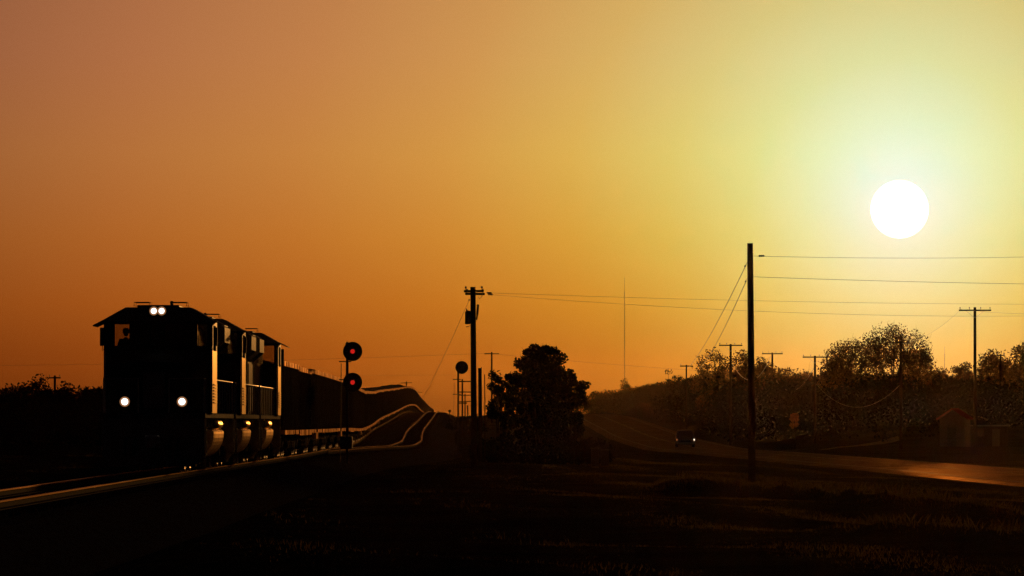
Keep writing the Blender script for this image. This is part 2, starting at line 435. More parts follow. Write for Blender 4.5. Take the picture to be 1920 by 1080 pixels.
# gravel drive beyond the road, towards the trees
rows = []
for i in range(14):
    t = i / 13.0; x = 23.5 + 16 * t; d = 520 + 60 * t + 20 * math.sin(t * 2)
    z0 = gz(x, d) + .03
    rows.append([(x, d - 3.0, gz(x, d - 3) + .04), (x, d, z0 + .03), (x, d + 3.0, gz(x, d + 3) + .04)])
strip('gravel_drive', rows, M['gravel'])

# ------------------------------------------------------------------ railway tracks
def rail_strip(center, off, d0, d1):
    prof = [(-.075, -.17), (-.075, -.155), (-.012, -.13), (-.012, -.045), (-.036, -.03), (-.036, -.004), (-.028, 0), (.028, 0), (.036, -.004), (.036, -.03), (.012, -.045), (.012, -.13), (.075, -.155), (.075, -.17)]
    m = MB(); rings = []
    seq = [d for d in np.concatenate([np.arange(d0, 520, 5.0), np.arange(520, 2390, 15.0)]) if d0 <= d <= d1]
    for d in seq:
        cx = center(d) + off; z = CZ - float(th(d))
        rings.append([(cx + a, d, z + b) for a, b in prof])
    m.loft(rings); return m
def rail_build(m, parent):
    o = m.build('rail', M['rail'], parent); o.data.materials.append(M['rust'])
    idx = [1] * len(m.f); n = len(m.f) - 2
    for i in range(n):
        if i % 14 in (5, 6, 7, 8): idx[i] = 0
    o.data.polygons.foreach_set('material_index', idx); return o
def track(name, label, center, d0, d1, tie_end):
    r = empty(name, (0, 0, 0)); tag(r, label, 'railway track')
    rail_build(rail_strip(center, -.7525, d0, d1), r)
    rail_build(rail_strip(center, .7525, d0, d1), r)
    m = MB(); d = d0
    while d < tie_end:
        cx = center(d); z = CZ - float(th(d)); w = 1.3 + rnd.uniform(-.04, .04)
        m.box(cx - w, cx + w, d - .11, d + .11, z - .30, z - .172 - rnd.uniform(0, .006)); d += .55 if d < 600 else 1.1
    t = m.build('wooden_ties', M['tie'], r); t['kind'] = 'stuff'
    return r
track('railway_track', 'main railway track with shiny rails running under the train from the left foreground', lambda d: float(tx(d)), -55, 2380, 1300)
track('railway_track', 'second railway track curving over the rise to the right of the train', lambda d: float(tx(d)) + float(sxo(d)), 300, 2380, 1300)

# ------------------------------------------------------------------ locomotives
def wheel_mb(c, s):
    m = MB(); x, y, z = c
    m.lathe((x, y, z), (s, 0, 0), [(-.07, .05), (-.07, .50), (-.045, .53), (-.03, .505), (.06, .49), (.06, .40), (.03, .37), (.03, .15), (.09, .13), (.09, .05)], 20)
    return m
def make_truck(parent, y, L=1.37, three=False):
    tr = MB()
    for s in (-1, 1):
        # side frame with raised ends over the axle boxes
        poly = [(-L-.35, .62), (-L-.25, .85), (-L+.3, .88), (-.5, .72), (.5, .72), (L-.3, .88), (L+.25, .85), (L+.35, .62), (L+.1, .5), (.4, .38), (-.4, .38), (-L-.1, .5)]
        tr.loft([[(s * 1.02, y + a, b) for a, b in poly], [(s * 1.16, y + a, b) for a, b in poly]])
        for k in (-1, 1):
            tr.lathe((s * 1.0, y + k * L, .53), (s, 0, 0), [(0, .17), (.24, .17), (.27, .12)], 10)
        tr.lathe((s * 1.09, y, .55), (0, 0, 1), [(0, .12), (.35, .12)], 8)
    tr.box(-1.02, 1.02, y - .25, y + .25, .45, .95)
    t = tr.build('truck', M['under'], parent)
    for k in (-1, 1):
        for s in (-1, 1):
            wheel_mb((s * .76, y + k * L, .51), s).build('wheel', M['steel'], t, True)
        ax = MB(); ax.tube([(-.75, y + k * L, .51), (.75, y + k * L, .51)], .08, 8); ax.build('axle', M['under'], t)
    return t
def make_loco():
    r = empty('diesel_locomotive')
    m = MB()
    m.bev(-1.50, 1.50, -8.75, 8.75, 1.56, 1.72, .02)
    m.box(-1.0, 1.0, -8.6, 8.6, 1.05, 1.56)
    for s in (-1, 1):
        for k in range(9):
            yy = -6.8 + k * 1.7
            m.box(s*1.0, s*1.42, yy - .04, yy + .04, 1.3, 1.56) if s > 0 else m.box(-1.42, -1.0, yy - .04, yy + .04, 1.3, 1.56)
    m.build('frame', M['under'], r)
    for e in (1, -1):
        p = MB()
        poly = [(-1.5, 1.56), (-1.5, .55), (-1.3, .25), (1.3, .25), (1.5, .55), (1.5, 1.56)]
        p.loft([[(x, e * 8.75, z) for x, z in poly], [(x * .99, e * 8.92, z) for x, z in poly]])
        p.box(-1.25, 1.25, min(e*8.92, e*9.2), max(e*8.92, e*9.2), .18, .42)
        p.build('pilot', M['paint'], r)
        c = MB(); c.box(-.13, .13, min(e*8.9, e*9.35), max(e*8.9, e*9.35), .78, 1.0); c.bev(-.22, .22, min(e*9.3, e*9.5), max(e*9.3, e*9.5), .68, 1.08, .04)
        c.build('coupler', M['steel'], r)
        for s in (-1, 1):
            st = MB()
            for q in range(3):
                z = .50 + q * .36
                st.box(min(s*1.18, s*1.52), max(s*1.18, s*1.52), min(e*8.0, e*8.6), max(e*8.0, e*8.6), z, z + .04)
            st.box(min(s*1.18, s*1.5), max(s*1.18, s*1.5), min(e*8.61, e*8.66), max(e*8.61, e*8.66), .48, 1.55)
            st.box(min(s*1.18, s*1.5), max(s*1.18, s*1.5), min(e*7.94, e*7.99), max(e*7.94, e*7.99), .48, 1.55)
            st.build('steps', M['under'], r)
        for q in (-.75, -.5, .5, .75):
            h = MB(); h.tube([(q, e*8.95, 1.0), (q + .05, e*9.1, .85), (q + .06, e*9.12, .5)], .025, 6); h.build('air_hose', M['rubber'], r)
    # fuel tank with rounded lower flanks
    half = [(.76 + .70 * math.cos(math.radians(a)), 1.10 - .76 * math.sin(math.radians(a))) for a in range(90, -1, -9)] + [(1.46, 1.17), (1.40, 1.22)]
    poly = [(x, z) for x, z in half] + [(-x, z) for x, z in reversed(half)]
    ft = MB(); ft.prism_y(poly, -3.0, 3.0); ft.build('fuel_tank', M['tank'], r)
    for s in (-1, 1):
        a_ = MB(); a_.lathe((s * 1.31, -2.4, 1.385), (0, 1, 0), [(0, .05), (.05, .13), (.1, .155), (3.9, .155), (3.95, .13), (4.0, .05)], 18)
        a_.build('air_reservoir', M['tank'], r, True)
    make_truck(r, 5.7); make_truck(r, -5.7)
    # wide nose
    def sec(hw, zt, y, ch):
        return [(-hw, y, 1.722), (hw, y, 1.722), (hw, y, zt - ch), (hw - ch, y, zt), (-hw + ch, y, zt), (-hw, y, zt - ch)]
    n = MB(); n.loft([sec(1.52, 3.62, 6.61, .10), sec(1.50, 3.55, 7.2, .14), sec(1.42, 3.42, 7.9, .22), sec(1.12, 3.20, 8.28, .3), sec(.95, 3.0, 8.38, .3)])
    ns = n.build('nose', M['nose'], r)
    nd = MB(); nd.bev(-.33, .33, 8.385, 8.41, 1.85, 2.92, .02); nd.build('nose_door', M['paint'], ns)
    # cab: hollow, with real window openings
    hw = 1.60
    upper = []; panels = []; cbf = MB()
    y0, y1 = 4.0, 6.6
    for s in (-1, 1):
        xa, xb = sorted((s * (hw - .06), s * hw))
        sp_ = MB(); sp_.box(xa, xb, y0, y1, 1.722, 3.56); panels.append(sp_)
        uc = MB(); uc.box(xa, xb, y0, y0 + .45, 3.562, 4.42); uc.box(xa, xb, y1 - .35, y1, 3.562, 4.42); uc.box(xa, xb, y0 + .45, y1 - .35, 4.30, 4.42)
        upper.append(uc)
        # front and rear corner posts, lintels
        for yy in (y1 - .06, y0):
            xa2, xb2 = sorted((s * 1.44, s * (hw - .06)))
            cbf.box(xa2, xb2, yy, yy + .06, 3.70, 4.42)
    cbf.box(-(hw-.06), hw-.06, y1 - .06, y1, 1.722, 3.70)
    cbf.box(-.22, .22, y1 - .06, y1, 3.70, 4.42)
    cbf.box(-(hw-.06), hw-.06, y1 - .06, y1, 4.37, 4.44)
    cbf.box(-(hw-.06), hw-.06, y0, y0 + .06, 1.722, 3.66)
    cbf.box(-1.02, 1.02, y0, y0 + .06, 3.66, 4.42)
    cbf.box(-(hw-.06), hw-.06, y0, y0 + .06, 4.37, 4.44)
    cbf.box(-(hw-.06), hw-.06, y0 + .06, y1 - .06, 1.95, 2.0)
    cbo = cbf.build('cab', M['black'], r)
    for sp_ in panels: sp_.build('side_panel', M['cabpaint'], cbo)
    for uc in upper: uc.build('window_surround', M['black'], cbo)
    rf = MB()
    rp = [(-hw - .03, 4.40), (hw + .03, 4.40), (hw + .03, 4.45), (1.15, 4.72), (.95, 4.83), (-.95, 4.83), (-1.15, 4.72), (-hw - .03, 4.45)]
    rf.prism_y([(x, z if z > 4.41 else 4.425) for x, z in rp], y0 - .05, y1 + .12)
    rf.bev(-.62, .62, y0 + .3, y1 + .05, 4.83, 4.90, .02)
    rf.build('cab_roof', M['paint'], r)
    for s in (-1, 1):
        lv = MB()
        for q in range(7):
            z = 2.02 + q * .088
            xa, xb = sorted((s * (hw + .002), s * (hw + .03)))
            lv.box(xa, xb, y0 + .35, y1 - .5, z, z + .035)
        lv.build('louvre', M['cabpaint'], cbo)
        w = MB(); xa, xb = sorted((s * .24, s * 1.42)); w.box(xa, xb, y1 - .045, y1 - .03, 3.70, 4.37); w.build('windshield', M['glass'], cbo)
        w = MB(); xa, xb = sorted((s * (hw - .045), s * (hw - .03))); w.box(xa, xb, y0 + .45, y1 - .35, 3.56, 4.30); w.build('side_window', M['glass'], cbo)
        w = MB(); w.box(min(s*(hw-.07), s*(hw+.02)), max(s*(hw-.07), s*(hw+.02)), 5.2, 5.25, 3.56, 4.30); w.build('window_bar', M['paint'], cbo)
        w = MB(); xa, xb = sorted((s * 1.03, s * 1.43)); w.box(xa, xb, y0 + .02, y0 + .035, 3.66, 4.37); w.build('rear_window', M['glass'], cbo)
        sh = MB(); poly = [(s * (hw + .03), 4.47), (s * (hw + .34), 4.31), (s * (hw + .34), 4.28), (s * (hw + .03), 4.42)]
        sh.prism_y(poly, y0 + .35, y1 - .2); sh.build('sunshade', M['paint'], r)
        mr = MB(); xa, xb = sorted((s * (hw + .01), s * (hw + .13))); mr.bev(xa, xb, 6.30, 6.36, 3.70, 4.24, .012); mr.tube([(s * hw, 6.33, 3.62), (s * (hw + .06), 6.33, 3.56), (s * (hw + .06), 6.33, 3.70)], .012, 5)
        mr.build('wind_deflector', M['black'], r)
        # frames on the cab roof
        for yy in (5.6, 4.7):
            fr = MB(); xc = s * .55
            fr.tube([(xc - .23, yy, 4.88), (xc - .23, yy, 5.0), (xc + .22, yy, 5.0), (xc + .22, yy, 4.88)], .014, 5)
            fr.build('roof_rail', M['black'], r)
    an = MB(); an.lathe((-.42 + .08, 5.6, 4.88), (0, 0, 1), [(0, .03), (.1, .05), (.14, .05), (.16, .02)], 8); an.build('antenna', M['black'], r)
    # headlights over the windscreen
    hh = MB(); hh.bev(-.30, .30, y1 + .12, y1 + .24, 4.56, 4.88, .03)
    hb = hh.build('headlight_housing', M['black'], r)
    for s in (-1, 1):
        l = MB(); l.lathe((s * .115, y1 + .241, 4.72), (0, 1, 0), [(0, .128), (.006, .130)], 20); l.build('reflector', M['reflector'], hb)  # added glowing ring, stands in for the headlight's glare
        l = MB(); l.lathe((s * .115, y1 + .248, 4.72), (0, 1, 0), [(0, .084), (.012, .076), (.02, .05)], 20); l.build('headlight', M['headlight'], hb)
        b = MB(); b.bev(s*.83 - .15, s*.83 + .15, 8.60, 8.86, 1.90, 2.20, .03); b.box(s*.83 - .05, s*.83 + .05, 8.66, 8.8, 1.722, 1.90)
        bo = b.build('ditch_light_housing', M['black'], r)
        l = MB(); l.lathe((s * .83, 8.861, 2.05), (0, 1, 0), [(0, .146), (.006, .148)], 20); l.build('reflector', M['reflector'], bo)  # same painted glare around the ditch light
        l = MB(); l.lathe((s * .83, 8.868, 2.05), (0, 1, 0), [(0, .100), (.012, .09), (.02, .06)], 20); l.build('ditch_light', M['headlight'], bo)
    # long hood
    H = 1.0
    hp = [(-H, 1.722), (H, 1.722), (H, 4.18), (H - .12, 4.36), (H - .35, 4.44), (-H + .35, 4.44), (-H + .12, 4.36), (-H, 4.18)]
    hd = MB(); hd.prism_y(hp, -8.1, 3.99)
    hood = hd.build('long_hood', M['paint'], r)
    for s in (-1, 1):
        dr = MB()
        for k in range(13):
            yy = -7.7 + k * .88
            xa, xb = sorted((s * (H + .002), s * (H + .022)))
            dr.box(xa, xb, yy, yy + .78, 1.85, 3.55)
        for k in range(5):
            yy = -.8 + k * .9
            xa, xb = sorted((s * (H + .002), s * (H + .03)))
            for q in range(6): dr.box(xa, xb, yy, yy + .7, 3.66 + q * .07, 3.70 + q * .07)
        dr.build('hood_doors', M['paint'], hood)
    rd = MB(); wp = [(-1.02, 3.62), (1.02, 3.62), (1.42, 3.95), (1.42, 4.42), (1.2, 4.58), (-1.2, 4.58), (-1.42, 4.42), (-1.42, 3.95)]
    rd.prism_y(wp, -7.9, -4.4); rd.build('radiator', M['paint'], r)
    db = MB(); dp = [(-1.02, 3.8), (1.02, 3.8), (1.22, 4.0), (1.22, 4.38), (1.05, 4.56), (-1.05, 4.56), (-1.22, 4.38), (-1.22, 4.0)]
    db.prism_y(dp, -3.4, -.6); db.build('brake_blister', M['paint'], r)
    for yy, zt in ((-7.1, 4.58), (-5.3, 4.58), (-2.6, 4.56), (-1.4, 4.56)):
        fn = MB(); fn.lathe((0, yy, zt), (0, 0, 1), [(0, .62), (.12, .62), (.16, .55)], 20); fn.build('roof_fan', M['paint'], r)
    ex_ = MB(); ex_.bev(-.45, .45, .6, 1.3, 4.43, 4.66, .02); ex_.build('exhaust_stack', M['black'], r)
    hn = MB()
    for q in (-.12, 0, .12):
        hn.lathe((q, 2.6, 4.62), (0, 1, 0), [(0, .02), (.25, .03), (.32, .07)], 10)
    hn.tube([(0, 2.6, 4.43), (0, 2.6, 4.62)], .02, 5); hn.build('air_horn', M['steel'], r)
    for s in (-1, 1):
        hr = MB(); X = s * 1.46; pts = []
        ys = [-8.0 + k * 1.5 for k in range(8)]
        for yy in ys + [3.6]:
            hr.tube([(X, yy, 1.70), (X, yy, 2.72)], .02, 5); pts.append((X, yy, 2.72))
        hr.tube(pts, .022, 6); hr.build('handrail', M['handrail'], r)
        fr = MB()
        for a_, b_ in (((X, 7.7), (X, 8.62)), ((X, 8.62), (s * .45, 8.72))):
            fr.tube([(a_[0], a_[1], 1.72), (a_[0], a_[1], 2.72), (b_[0], b_[1], 2.72), (b_[0], b_[1], 1.72)], .02, 6)
        fr.build('handrail', M['handrail'], r)
        fr = MB(); fr.tube([(X, -8.0, 2.72), (X, -8.66, 2.72), (s * .45, -8.7, 2.72), (s * .45, -8.7, 1.72)], .02, 6); fr.tube([(X, -8.66, 2.72), (X, -8.66, 1.2)], .02, 6)
        fr.build('handrail', M['handrail'], r)
    return r
def place_on_track(o, d, rev=False, center=tx, dx=0.0):
    """origin on the rail head at distance d, local +Y facing the camera unless reversed"""
    e = 4.0
    p = Vector((float(center(d)) + dx, d, CZ - float(th(d))))
    t = Vector((float(center(d + e)) - float(center(d - e)), 2 * e, -(float(th(d + e)) - float(th(d - e))))).normalized()
    f = t if rev else -t
    right = f.cross(Vector((0, 0, 1))).normalized(); up = right.cross(f)
    o.matrix_world = Matrix(((right.x, f.x, up.x, p.x), (right.y, f.y, up.y, p.y), (right.z, f.z, up.z, p.z), (0, 0, 0, 1)))
loco = make_loco()
L1 = 179.0
locos = [loco, copy_tree(loco), copy_tree(loco)]
for o, d, rev in zip(locos, (L1, L1 + 18.9, L1 + 37.8), (False, False, True)):
    place_on_track(o, d, rev)
# the lamps of the trailing units are switched off
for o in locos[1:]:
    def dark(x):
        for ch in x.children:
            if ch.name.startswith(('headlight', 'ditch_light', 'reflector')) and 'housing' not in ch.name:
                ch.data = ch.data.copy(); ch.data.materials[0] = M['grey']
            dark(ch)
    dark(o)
tag(locos[0], 'leading diesel locomotive with its twin headlights and two ditch lights burning', 'locomotive', 'diesel locomotives pulling the train')
tag(locos[1], 'second diesel locomotive, coupled right behind the one with burning headlights', 'locomotive', 'diesel locomotives pulling the train')
tag(locos[2], 'third diesel locomotive, turned backwards with its cab next to the first hopper car', 'locomotive', 'diesel locomotives pulling the train')

# the engineer behind the left windscreen of the leading unit
def person():
    m = bpy.data.meshes.new('person')
    # joints (metres, local: y forward, z up from the seat)
    J = [((0, 0, 0), .15), ((0, .01, .20), .15), ((0, .02, .40), .16), ((0, .02, .53), .09), ((0, .03, .60), .058),
         ((.17, .02, .50), .075), ((.23, .06, .24), .05), ((.20, .28, .16), .04), ((-.17, .02, .50), .075), ((-.23, .06, .24), .05), ((-.20, .28, .16), .04),
         ((.10, .22, -.02), .09), ((.12, .46, -.02), .07), ((.12, .50, -.42), .05), ((-.10, .22, -.02), .09), ((-.12, .46, -.02), .07), ((-.12, .50, -.42), .05),
         ((.19, .36, .17), .032), ((-.19, .36, .17), .032)]
    E = [(0, 1), (1, 2), (2, 3), (3, 4), (2, 5), (5, 6), (6, 7), (2, 8), (8, 9), (9, 10), (0, 11), (11, 12), (12, 13), (0, 14), (14, 15), (15, 16), (7, 17), (10, 18)]
    m.from_pydata([j[0] for j in J], E, [])
    o = bpy.data.objects.new('person', m); C.objects.link(o)
    o.modifiers.new('skin', 'SKIN')
    for i, j in enumerate(J):
        m.skin_vertices[0].data[i].radius = (j[1], j[1] * .85)
    m.skin_vertices[0].data[0].use_root = True
    s = o.modifiers.new('sub', 'SUBSURF'); s.levels = 2; s.render_levels = 2
    dg = bpy.context.evaluated_depsgraph_get(); me = bpy.data.meshes.new_from_object(o.evaluated_get(dg))
    o.modifiers.clear()
    # head and fingers are welded into the same body mesh
    mb = MB(); mb.v = [tuple(v.co) for v in me.vertices]; mb.f = [tuple(p.vertices) for p in me.polygons]
    rings = []
    for k in range(11):
        a_ = math.pi * k / 10; z = .735 - .125 * math.cos(a_); rr = math.sin(a_) ** .8
        rings.append([(.078 * rr * math.cos(q), .03 + .098 * rr * math.sin(q) * (1 + .06 * (math.sin(q) > .9)), z) for q in np.linspace(0, 2 * math.pi, 16, endpoint=False)])
    mb.loft(rings)
    mb.loft([[(-.012, .115, .74), (.012, .115, .74), (.004, .118, .775), (-.004, .118, .775)], [(-.016, .15, .715), (.016, .15, .715), (.004, .13, .76), (-.004, .13, .76)]])
    for s_ in (-1, 1):
        mb.lathe((s_ * .076, .03, .735), (s_, 0, 0), [(0, .028), (.012, .03), (.018, .015)], 8)
        for q in range(4):
            mb.tube([(s_ * (.165 + q * .018), .37, .17), (s_ * (.165 + q * .018), .41, .165), (s_ * (.165 + q * .018), .42, .14)], .009, 6)
        mb.tube([(s_ * .16, .35, .17), (s_ * .14, .38, .16)], .010, 6)
    bpy.data.objects.remove(o)
    b = mb.build('person', M['cloth'], None, True)
    cp = MB(); cp.lathe((0, .025, .755), (0, 0, 1), [(0, .095), (.04, .10), (.09, .085), (.115, .04)], 14)
    cp.loft([[(-.08, .09, .765), (.08, .09, .765), (.08, .09, .78), (-.08, .09, .78)], [(-.055, .19, .755), (.055, .19, .755), (.055, .19, .765), (-.055, .19, .765)]])
    cp.build('cap', M['hair'], b)
    return b
driver = person()
tag(driver, 'person in a dark cap sitting behind the left cab window of the front locomotive', 'person')
driver.matrix_world = locos[0].matrix_world @ Matrix.Translation((1.04, 5.15, 3.38)) @ Matrix.Rotation(0, 4, 'Z')

# ------------------------------------------------------------------ hopper cars
def make_hopper(var=0, parts=True):
    """open coal hopper; 16.3 m over couplers"""
    r = empty('hopper_car') if parts else None
    hl = 7.75; top = 3.74 if var != 1 else 3.68; sb = .98 if var == 0 else (.92 if var == 1 else 1.0)
    body = MB(); W = 1.44
    prof = [(-hl, top), (-hl, 2.5), (-hl + 2.1, 1.15), (-hl + 2.9, .95), (-2.0, .45), (-1.4, .45), (0, 1.1), (1.4, .45), (2.0, .45), (hl - 2.9, .95), (hl - 2.1, 1.15), (hl, 2.5), (hl, top)]
    # side sheets
    for s in (-1, 1):
        a_, b_ = sorted((s * W, s * (W - .05)))
        body.box(a_, b_, -hl, hl, 1.15, top - .10)
        nr = 14
        for k in range(nr + 1):
            if var == 1 and k % 2: continue
            yy = -hl + .08 + k * (2 * hl - .16) / nr
            a_, b_ = sorted((s * W, s * (W + .14)))
            body.box(a_, b_, yy - .05, yy + .05, 1.16, top - .11)
    body.box(-W + .05, W - .05, -hl, -hl + .06, 2.3, top - .11); body.box(-W + .05, W - .05, hl - .06, hl, 2.3, top - .11)
    for e in (-1, 1):
        body.loft([[(-W + .05, e * hl, 2.35), (W - .05, e * hl, 2.35), (W - .05, e * hl, 2.25), (-W + .05, e * hl, 2.25)],
                   [(-W + .05, e * (hl - 3.0), .9), (W - .05, e * (hl - 3.0), .9), (W - .05, e * (hl - 3.0), .8), (-W + .05, e * (hl - 3.0), .8)]])
        for s in (-1, 1): body.box(min(s*1.2, s*1.35), max(s*1.2, s*1.35), min(e*(hl-.1), e*(hl+.1)), max(e*(hl-.1), e*(hl+.1)), 1.15, 2.4)
    body.box(-.3, .3, -hl - .1, hl + .1, .85, 1.15)
    tr = MB(); chords = []; sills = []
    for s in (-1, 1):
        tr = MB(); chords.append(tr)
        a_, b_ = sorted((s * (W - .04), s * (W + .17)))
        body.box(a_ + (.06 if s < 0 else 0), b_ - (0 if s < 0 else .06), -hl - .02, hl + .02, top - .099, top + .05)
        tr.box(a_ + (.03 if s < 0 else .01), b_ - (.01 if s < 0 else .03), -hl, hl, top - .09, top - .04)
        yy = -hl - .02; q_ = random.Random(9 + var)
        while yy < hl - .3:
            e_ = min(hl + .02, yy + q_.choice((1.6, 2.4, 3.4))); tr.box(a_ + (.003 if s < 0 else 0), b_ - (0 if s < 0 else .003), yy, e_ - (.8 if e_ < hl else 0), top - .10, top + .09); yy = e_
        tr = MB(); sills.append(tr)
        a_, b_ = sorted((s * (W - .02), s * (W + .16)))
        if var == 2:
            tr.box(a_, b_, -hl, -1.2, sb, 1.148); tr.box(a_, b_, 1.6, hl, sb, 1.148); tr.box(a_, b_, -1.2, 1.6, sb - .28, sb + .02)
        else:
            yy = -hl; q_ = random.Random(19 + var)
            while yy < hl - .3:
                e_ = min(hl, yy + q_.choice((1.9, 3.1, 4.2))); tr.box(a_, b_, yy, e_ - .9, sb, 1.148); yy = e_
    tr = MB()
    for e in (-1, 1): tr.box(-W, W, min(e*(hl-.04), e*(hl+.08)), max(e*(hl-.04), e*(hl+.08)), top - .09, top + .04)
    ch = MB()
    for yy in (-3.0, 0.0, 3.0):
        ch.loft([[(-1.2, yy-1.3, 1.15), (1.2, yy-1.3, 1.15), (1.2, yy+1.3, 1.15), (-1.2, yy+1.3, 1.15)], [(-1.1, yy-.35, .35), (1.1, yy-.35, .35), (1.1, yy+.35, .35), (-1.1, yy+.35, .35)]])
    co = MB(); rg_ = random.Random(3 + var); nxx, nyy = 7, 26; v = []; f = []
    for j in range(nyy):
        for i in range(nxx):
            u = i / (nxx - 1) * 2 - 1; w = j / (nyy - 1) * 2 - 1
            z = top - .12 + .34 * (1 - u * u) * (1 - w ** 8) * (.8 + .3 * math.sin(j * 1.9 + var)) + rg_.uniform(-.03, .03)
            v.append((u * (W - .051), w * (hl - .07), z))
    for j in range(nyy - 1):
        for i in range(nxx - 1):
            q = j * nxx + i; f.append((q, q+1, q+1+nxx, q+nxx))
    co.add(v, f)
    ld = MB()
    for s, e in ((1, 1), (-1, -1)):
        for q in range(7): ld.tube([(s * (W + .10), e * (hl - .1), 1.3 + q * .35), (s * (W + .10), e * (hl - .5), 1.3 + q * .35)], .014, 4)
    cp = MB()
    for e in (-1, 1): cp.box(-.12, .12, min(e*7.7, e*8.14), max(e*7.7, e*8.14), .78, 1.0)
    if parts:
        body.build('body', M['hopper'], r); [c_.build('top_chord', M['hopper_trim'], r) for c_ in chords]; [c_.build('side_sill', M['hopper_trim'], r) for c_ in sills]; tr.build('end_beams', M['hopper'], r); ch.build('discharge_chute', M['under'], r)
        co.build('coal_load', M['coal'], r); ld.build('ladder', M['steel'], r); cp.build('coupler', M['steel'], r)
        make_truck(r, 6.1, .88); make_truck(r, -6.1, .88)
        return r
    # far cars are a few pixels tall: one mesh with both paints
    o = body.build('hopper_car', M['hopper'], None)
    me = o.data; nb = len(body.f)
    tot = MB(); tot.v = list(body.v); tot.f = list(body.f)
    idx = [0] * len(tot.f)
    for b_, k in [(q, 1) for q in chords + sills] + [(tr, 0), (ch, 2), (co, 3)]:
        tot.add(b_.v, b_.f); idx += [k] * len(b_.f)
    me2 = bpy.data.meshes.new('hopper_car'); me2.from_pydata(tot.v, [], tot.f)
    for mm in (M['hopper'], M['hopper_trim'], M['under'], M['coal']): me2.materials.append(mm)
    me2.polygons.foreach_set('material_index', idx); me2.update(); o.data = me2
    return o
near = [make_hopper(v) for v in range(3)]
far = [make_hopper(v, False) for v in range(2)]
usedn = [False] * 3; usedf = [False] * 2
hd0 = L1 + 37.8 + 9.4 + 8.3
order = [0, 1, 2, 0, 0, 2, 0, 1, 0, 0, 2, 0, 1, 0, 2, 0, 0, 1, 0, 2]
NL = ['first open hopper car, dark ribbed sides, coupled behind the third locomotive', 'second hopper car behind the locomotives, smooth sided with a shallow top edge',
      'third hopper car behind the locomotives, its side sill stepping down in the middle', 'fourth hopper car behind the locomotives, ribbed, just left of the red signal',
      'fifth hopper car behind the locomotives, ribbed, passing close behind the two red signal lamps', 'sixth hopper car behind the locomotives, hidden partly by the near signal mast']
ORD = ['seventh', 'eighth', 'ninth', 'tenth', 'eleventh', 'twelfth', 'thirteenth', 'fourteenth', 'fifteenth', 'sixteenth', 'seventeenth', 'eighteenth', 'nineteenth', 'twentieth', 'twenty-first', 'twenty-second']
k = 0; d = hd0
while d < 1760:
    if k < 22:
        v = order[k % len(order)]
        if not usedn[v]: o = near[v]; usedn[v] = True
        else: o = copy_tree(near[v])
    else:
        v = 0 if k % 3 else 1
        if not usedf[v]: o = far[v]; usedf[v] = True
        else: o = far[v].copy(); C.objects.link(o)
    place_on_track(o, d)
    if k < 6: lab = NL[k]
    elif k < 22: lab = ORD[k - 6] + ' hopper car behind the locomotives, dark, right of the near signal'
    elif d < 1000: lab = 'small dark hopper car where the train climbs the rise'
    else: lab = 'tiny hopper car at the far end of the train beyond the crest'
    gl = 'hopper cars of the coal train' if k < 22 else (('hopper cars climbing the rise' if d < 1000 else 'hopper cars beyond the crest'))
    tag(o, lab, 'hopper car', gl)
    k += 1; d += 16.3

# ------------------------------------------------------------------ signals
def make_signal(name, x, d, h, heads, facing, arm_z, label, side=1, case=True):
    """searchlight signal: mast, round backgrounds, lamp, ladder, relay case; facing -1 looks at the camera"""
    z = gz(x, d); r = empty(name, (x, d, z)); tag(r, label, 'railway signal', 'trackside searchlight signals')
    m = MB(); m.tube([(0, 0, 0), (0, 0, h)], .065, 10); m.lathe((0, 0, h), (0, 0, 1), [(0, .09), (.05, .09), (.14, .02)], 10); m.build('mast', M['black'], r)
    b = MB(); b.bev(-.28, .28, -.28, .28, -.4, .25, .03); b.build('foundation', M['gravel'], r)
    for zz in heads:
        hd = MB(); c = (side * .26, facing * .12, zz)
        hd.lathe(c, (0, facing, 0), [(0, .455), (.015, .46), (.03, .455)], 32)
        ho = hd.build('background_disc', M['black'], r)
        bx = MB(); bx.bev(side*.26 - .16, side*.26 + .16, min(facing*.118, -facing*.26), max(facing*.118, -facing*.26), zz - .2, zz + .2, .03); bx.build('lamp_case', M['black'], ho)
        hdv = MB(); n = 14; R = .13; ring = lambda q, yy: [(side*.26 + R*math.cos(math.radians(-20 + 220*i/n)), facing*(.15 + yy), zz + R*math.sin(math.radians(-20 + 220*i/n))) for i in range(n+1)]
        a_, b_ = ring(0, 0), ring(0, .28); hdv.add(a_ + b_, [(i, i+1, n+2+i, n+1+i) for i in range(n)]); hdv.build('hood', M['black'], ho)
        ln = MB(); ln.lathe((side*.26, facing*.152, zz), (0, facing, 0), [(0, .105), (.02, .10), (.03, .06)], 18); ln.build('lens', M['redlamp'] if facing < 0 else M['black'], ho)
        br = MB(); br.tube([(0, 0, zz - .05), (side*.2, 0, zz - .05)], .035, 6); br.build('bracket', M['black'], r)
    for zz in arm_z:
        pf = MB(); pf.box(-side*.38 if side > 0 else -.15, .15 if side > 0 else .38, -.22, -.17, zz, zz + .05) ; pf.box(-.38, .2, .10, .15, zz, zz + .05)
        for q in range(6): pf.box(-.37 + q * .1, -.33 + q * .1, -.17, .10, zz + .01, zz + .04)
        pf.build('platform', M['black'], r)
    ld = MB()
    for q in (-.17, .17): ld.tube([(-.33, q, .2), (-.28, q, h - .9)], .014, 5)
    zz = .4
    while zz < h - 1: ld.tube([(-.32, -.17, zz), (-.32, .17, zz)], .01, 4); zz += .3
    ld.build('ladder', M['black'], r)
    if case:
        cs = MB(); cs.bev(-.30, .26, -.5, -.12, 1.15, 1.75, .03); cs.build('relay_case', M['black'], r)
    return r
sp = at(651, 640, 278)
sz = gz(sp.x, 278)
def z_at(py, d): return CZ + (HY - py) / F * d
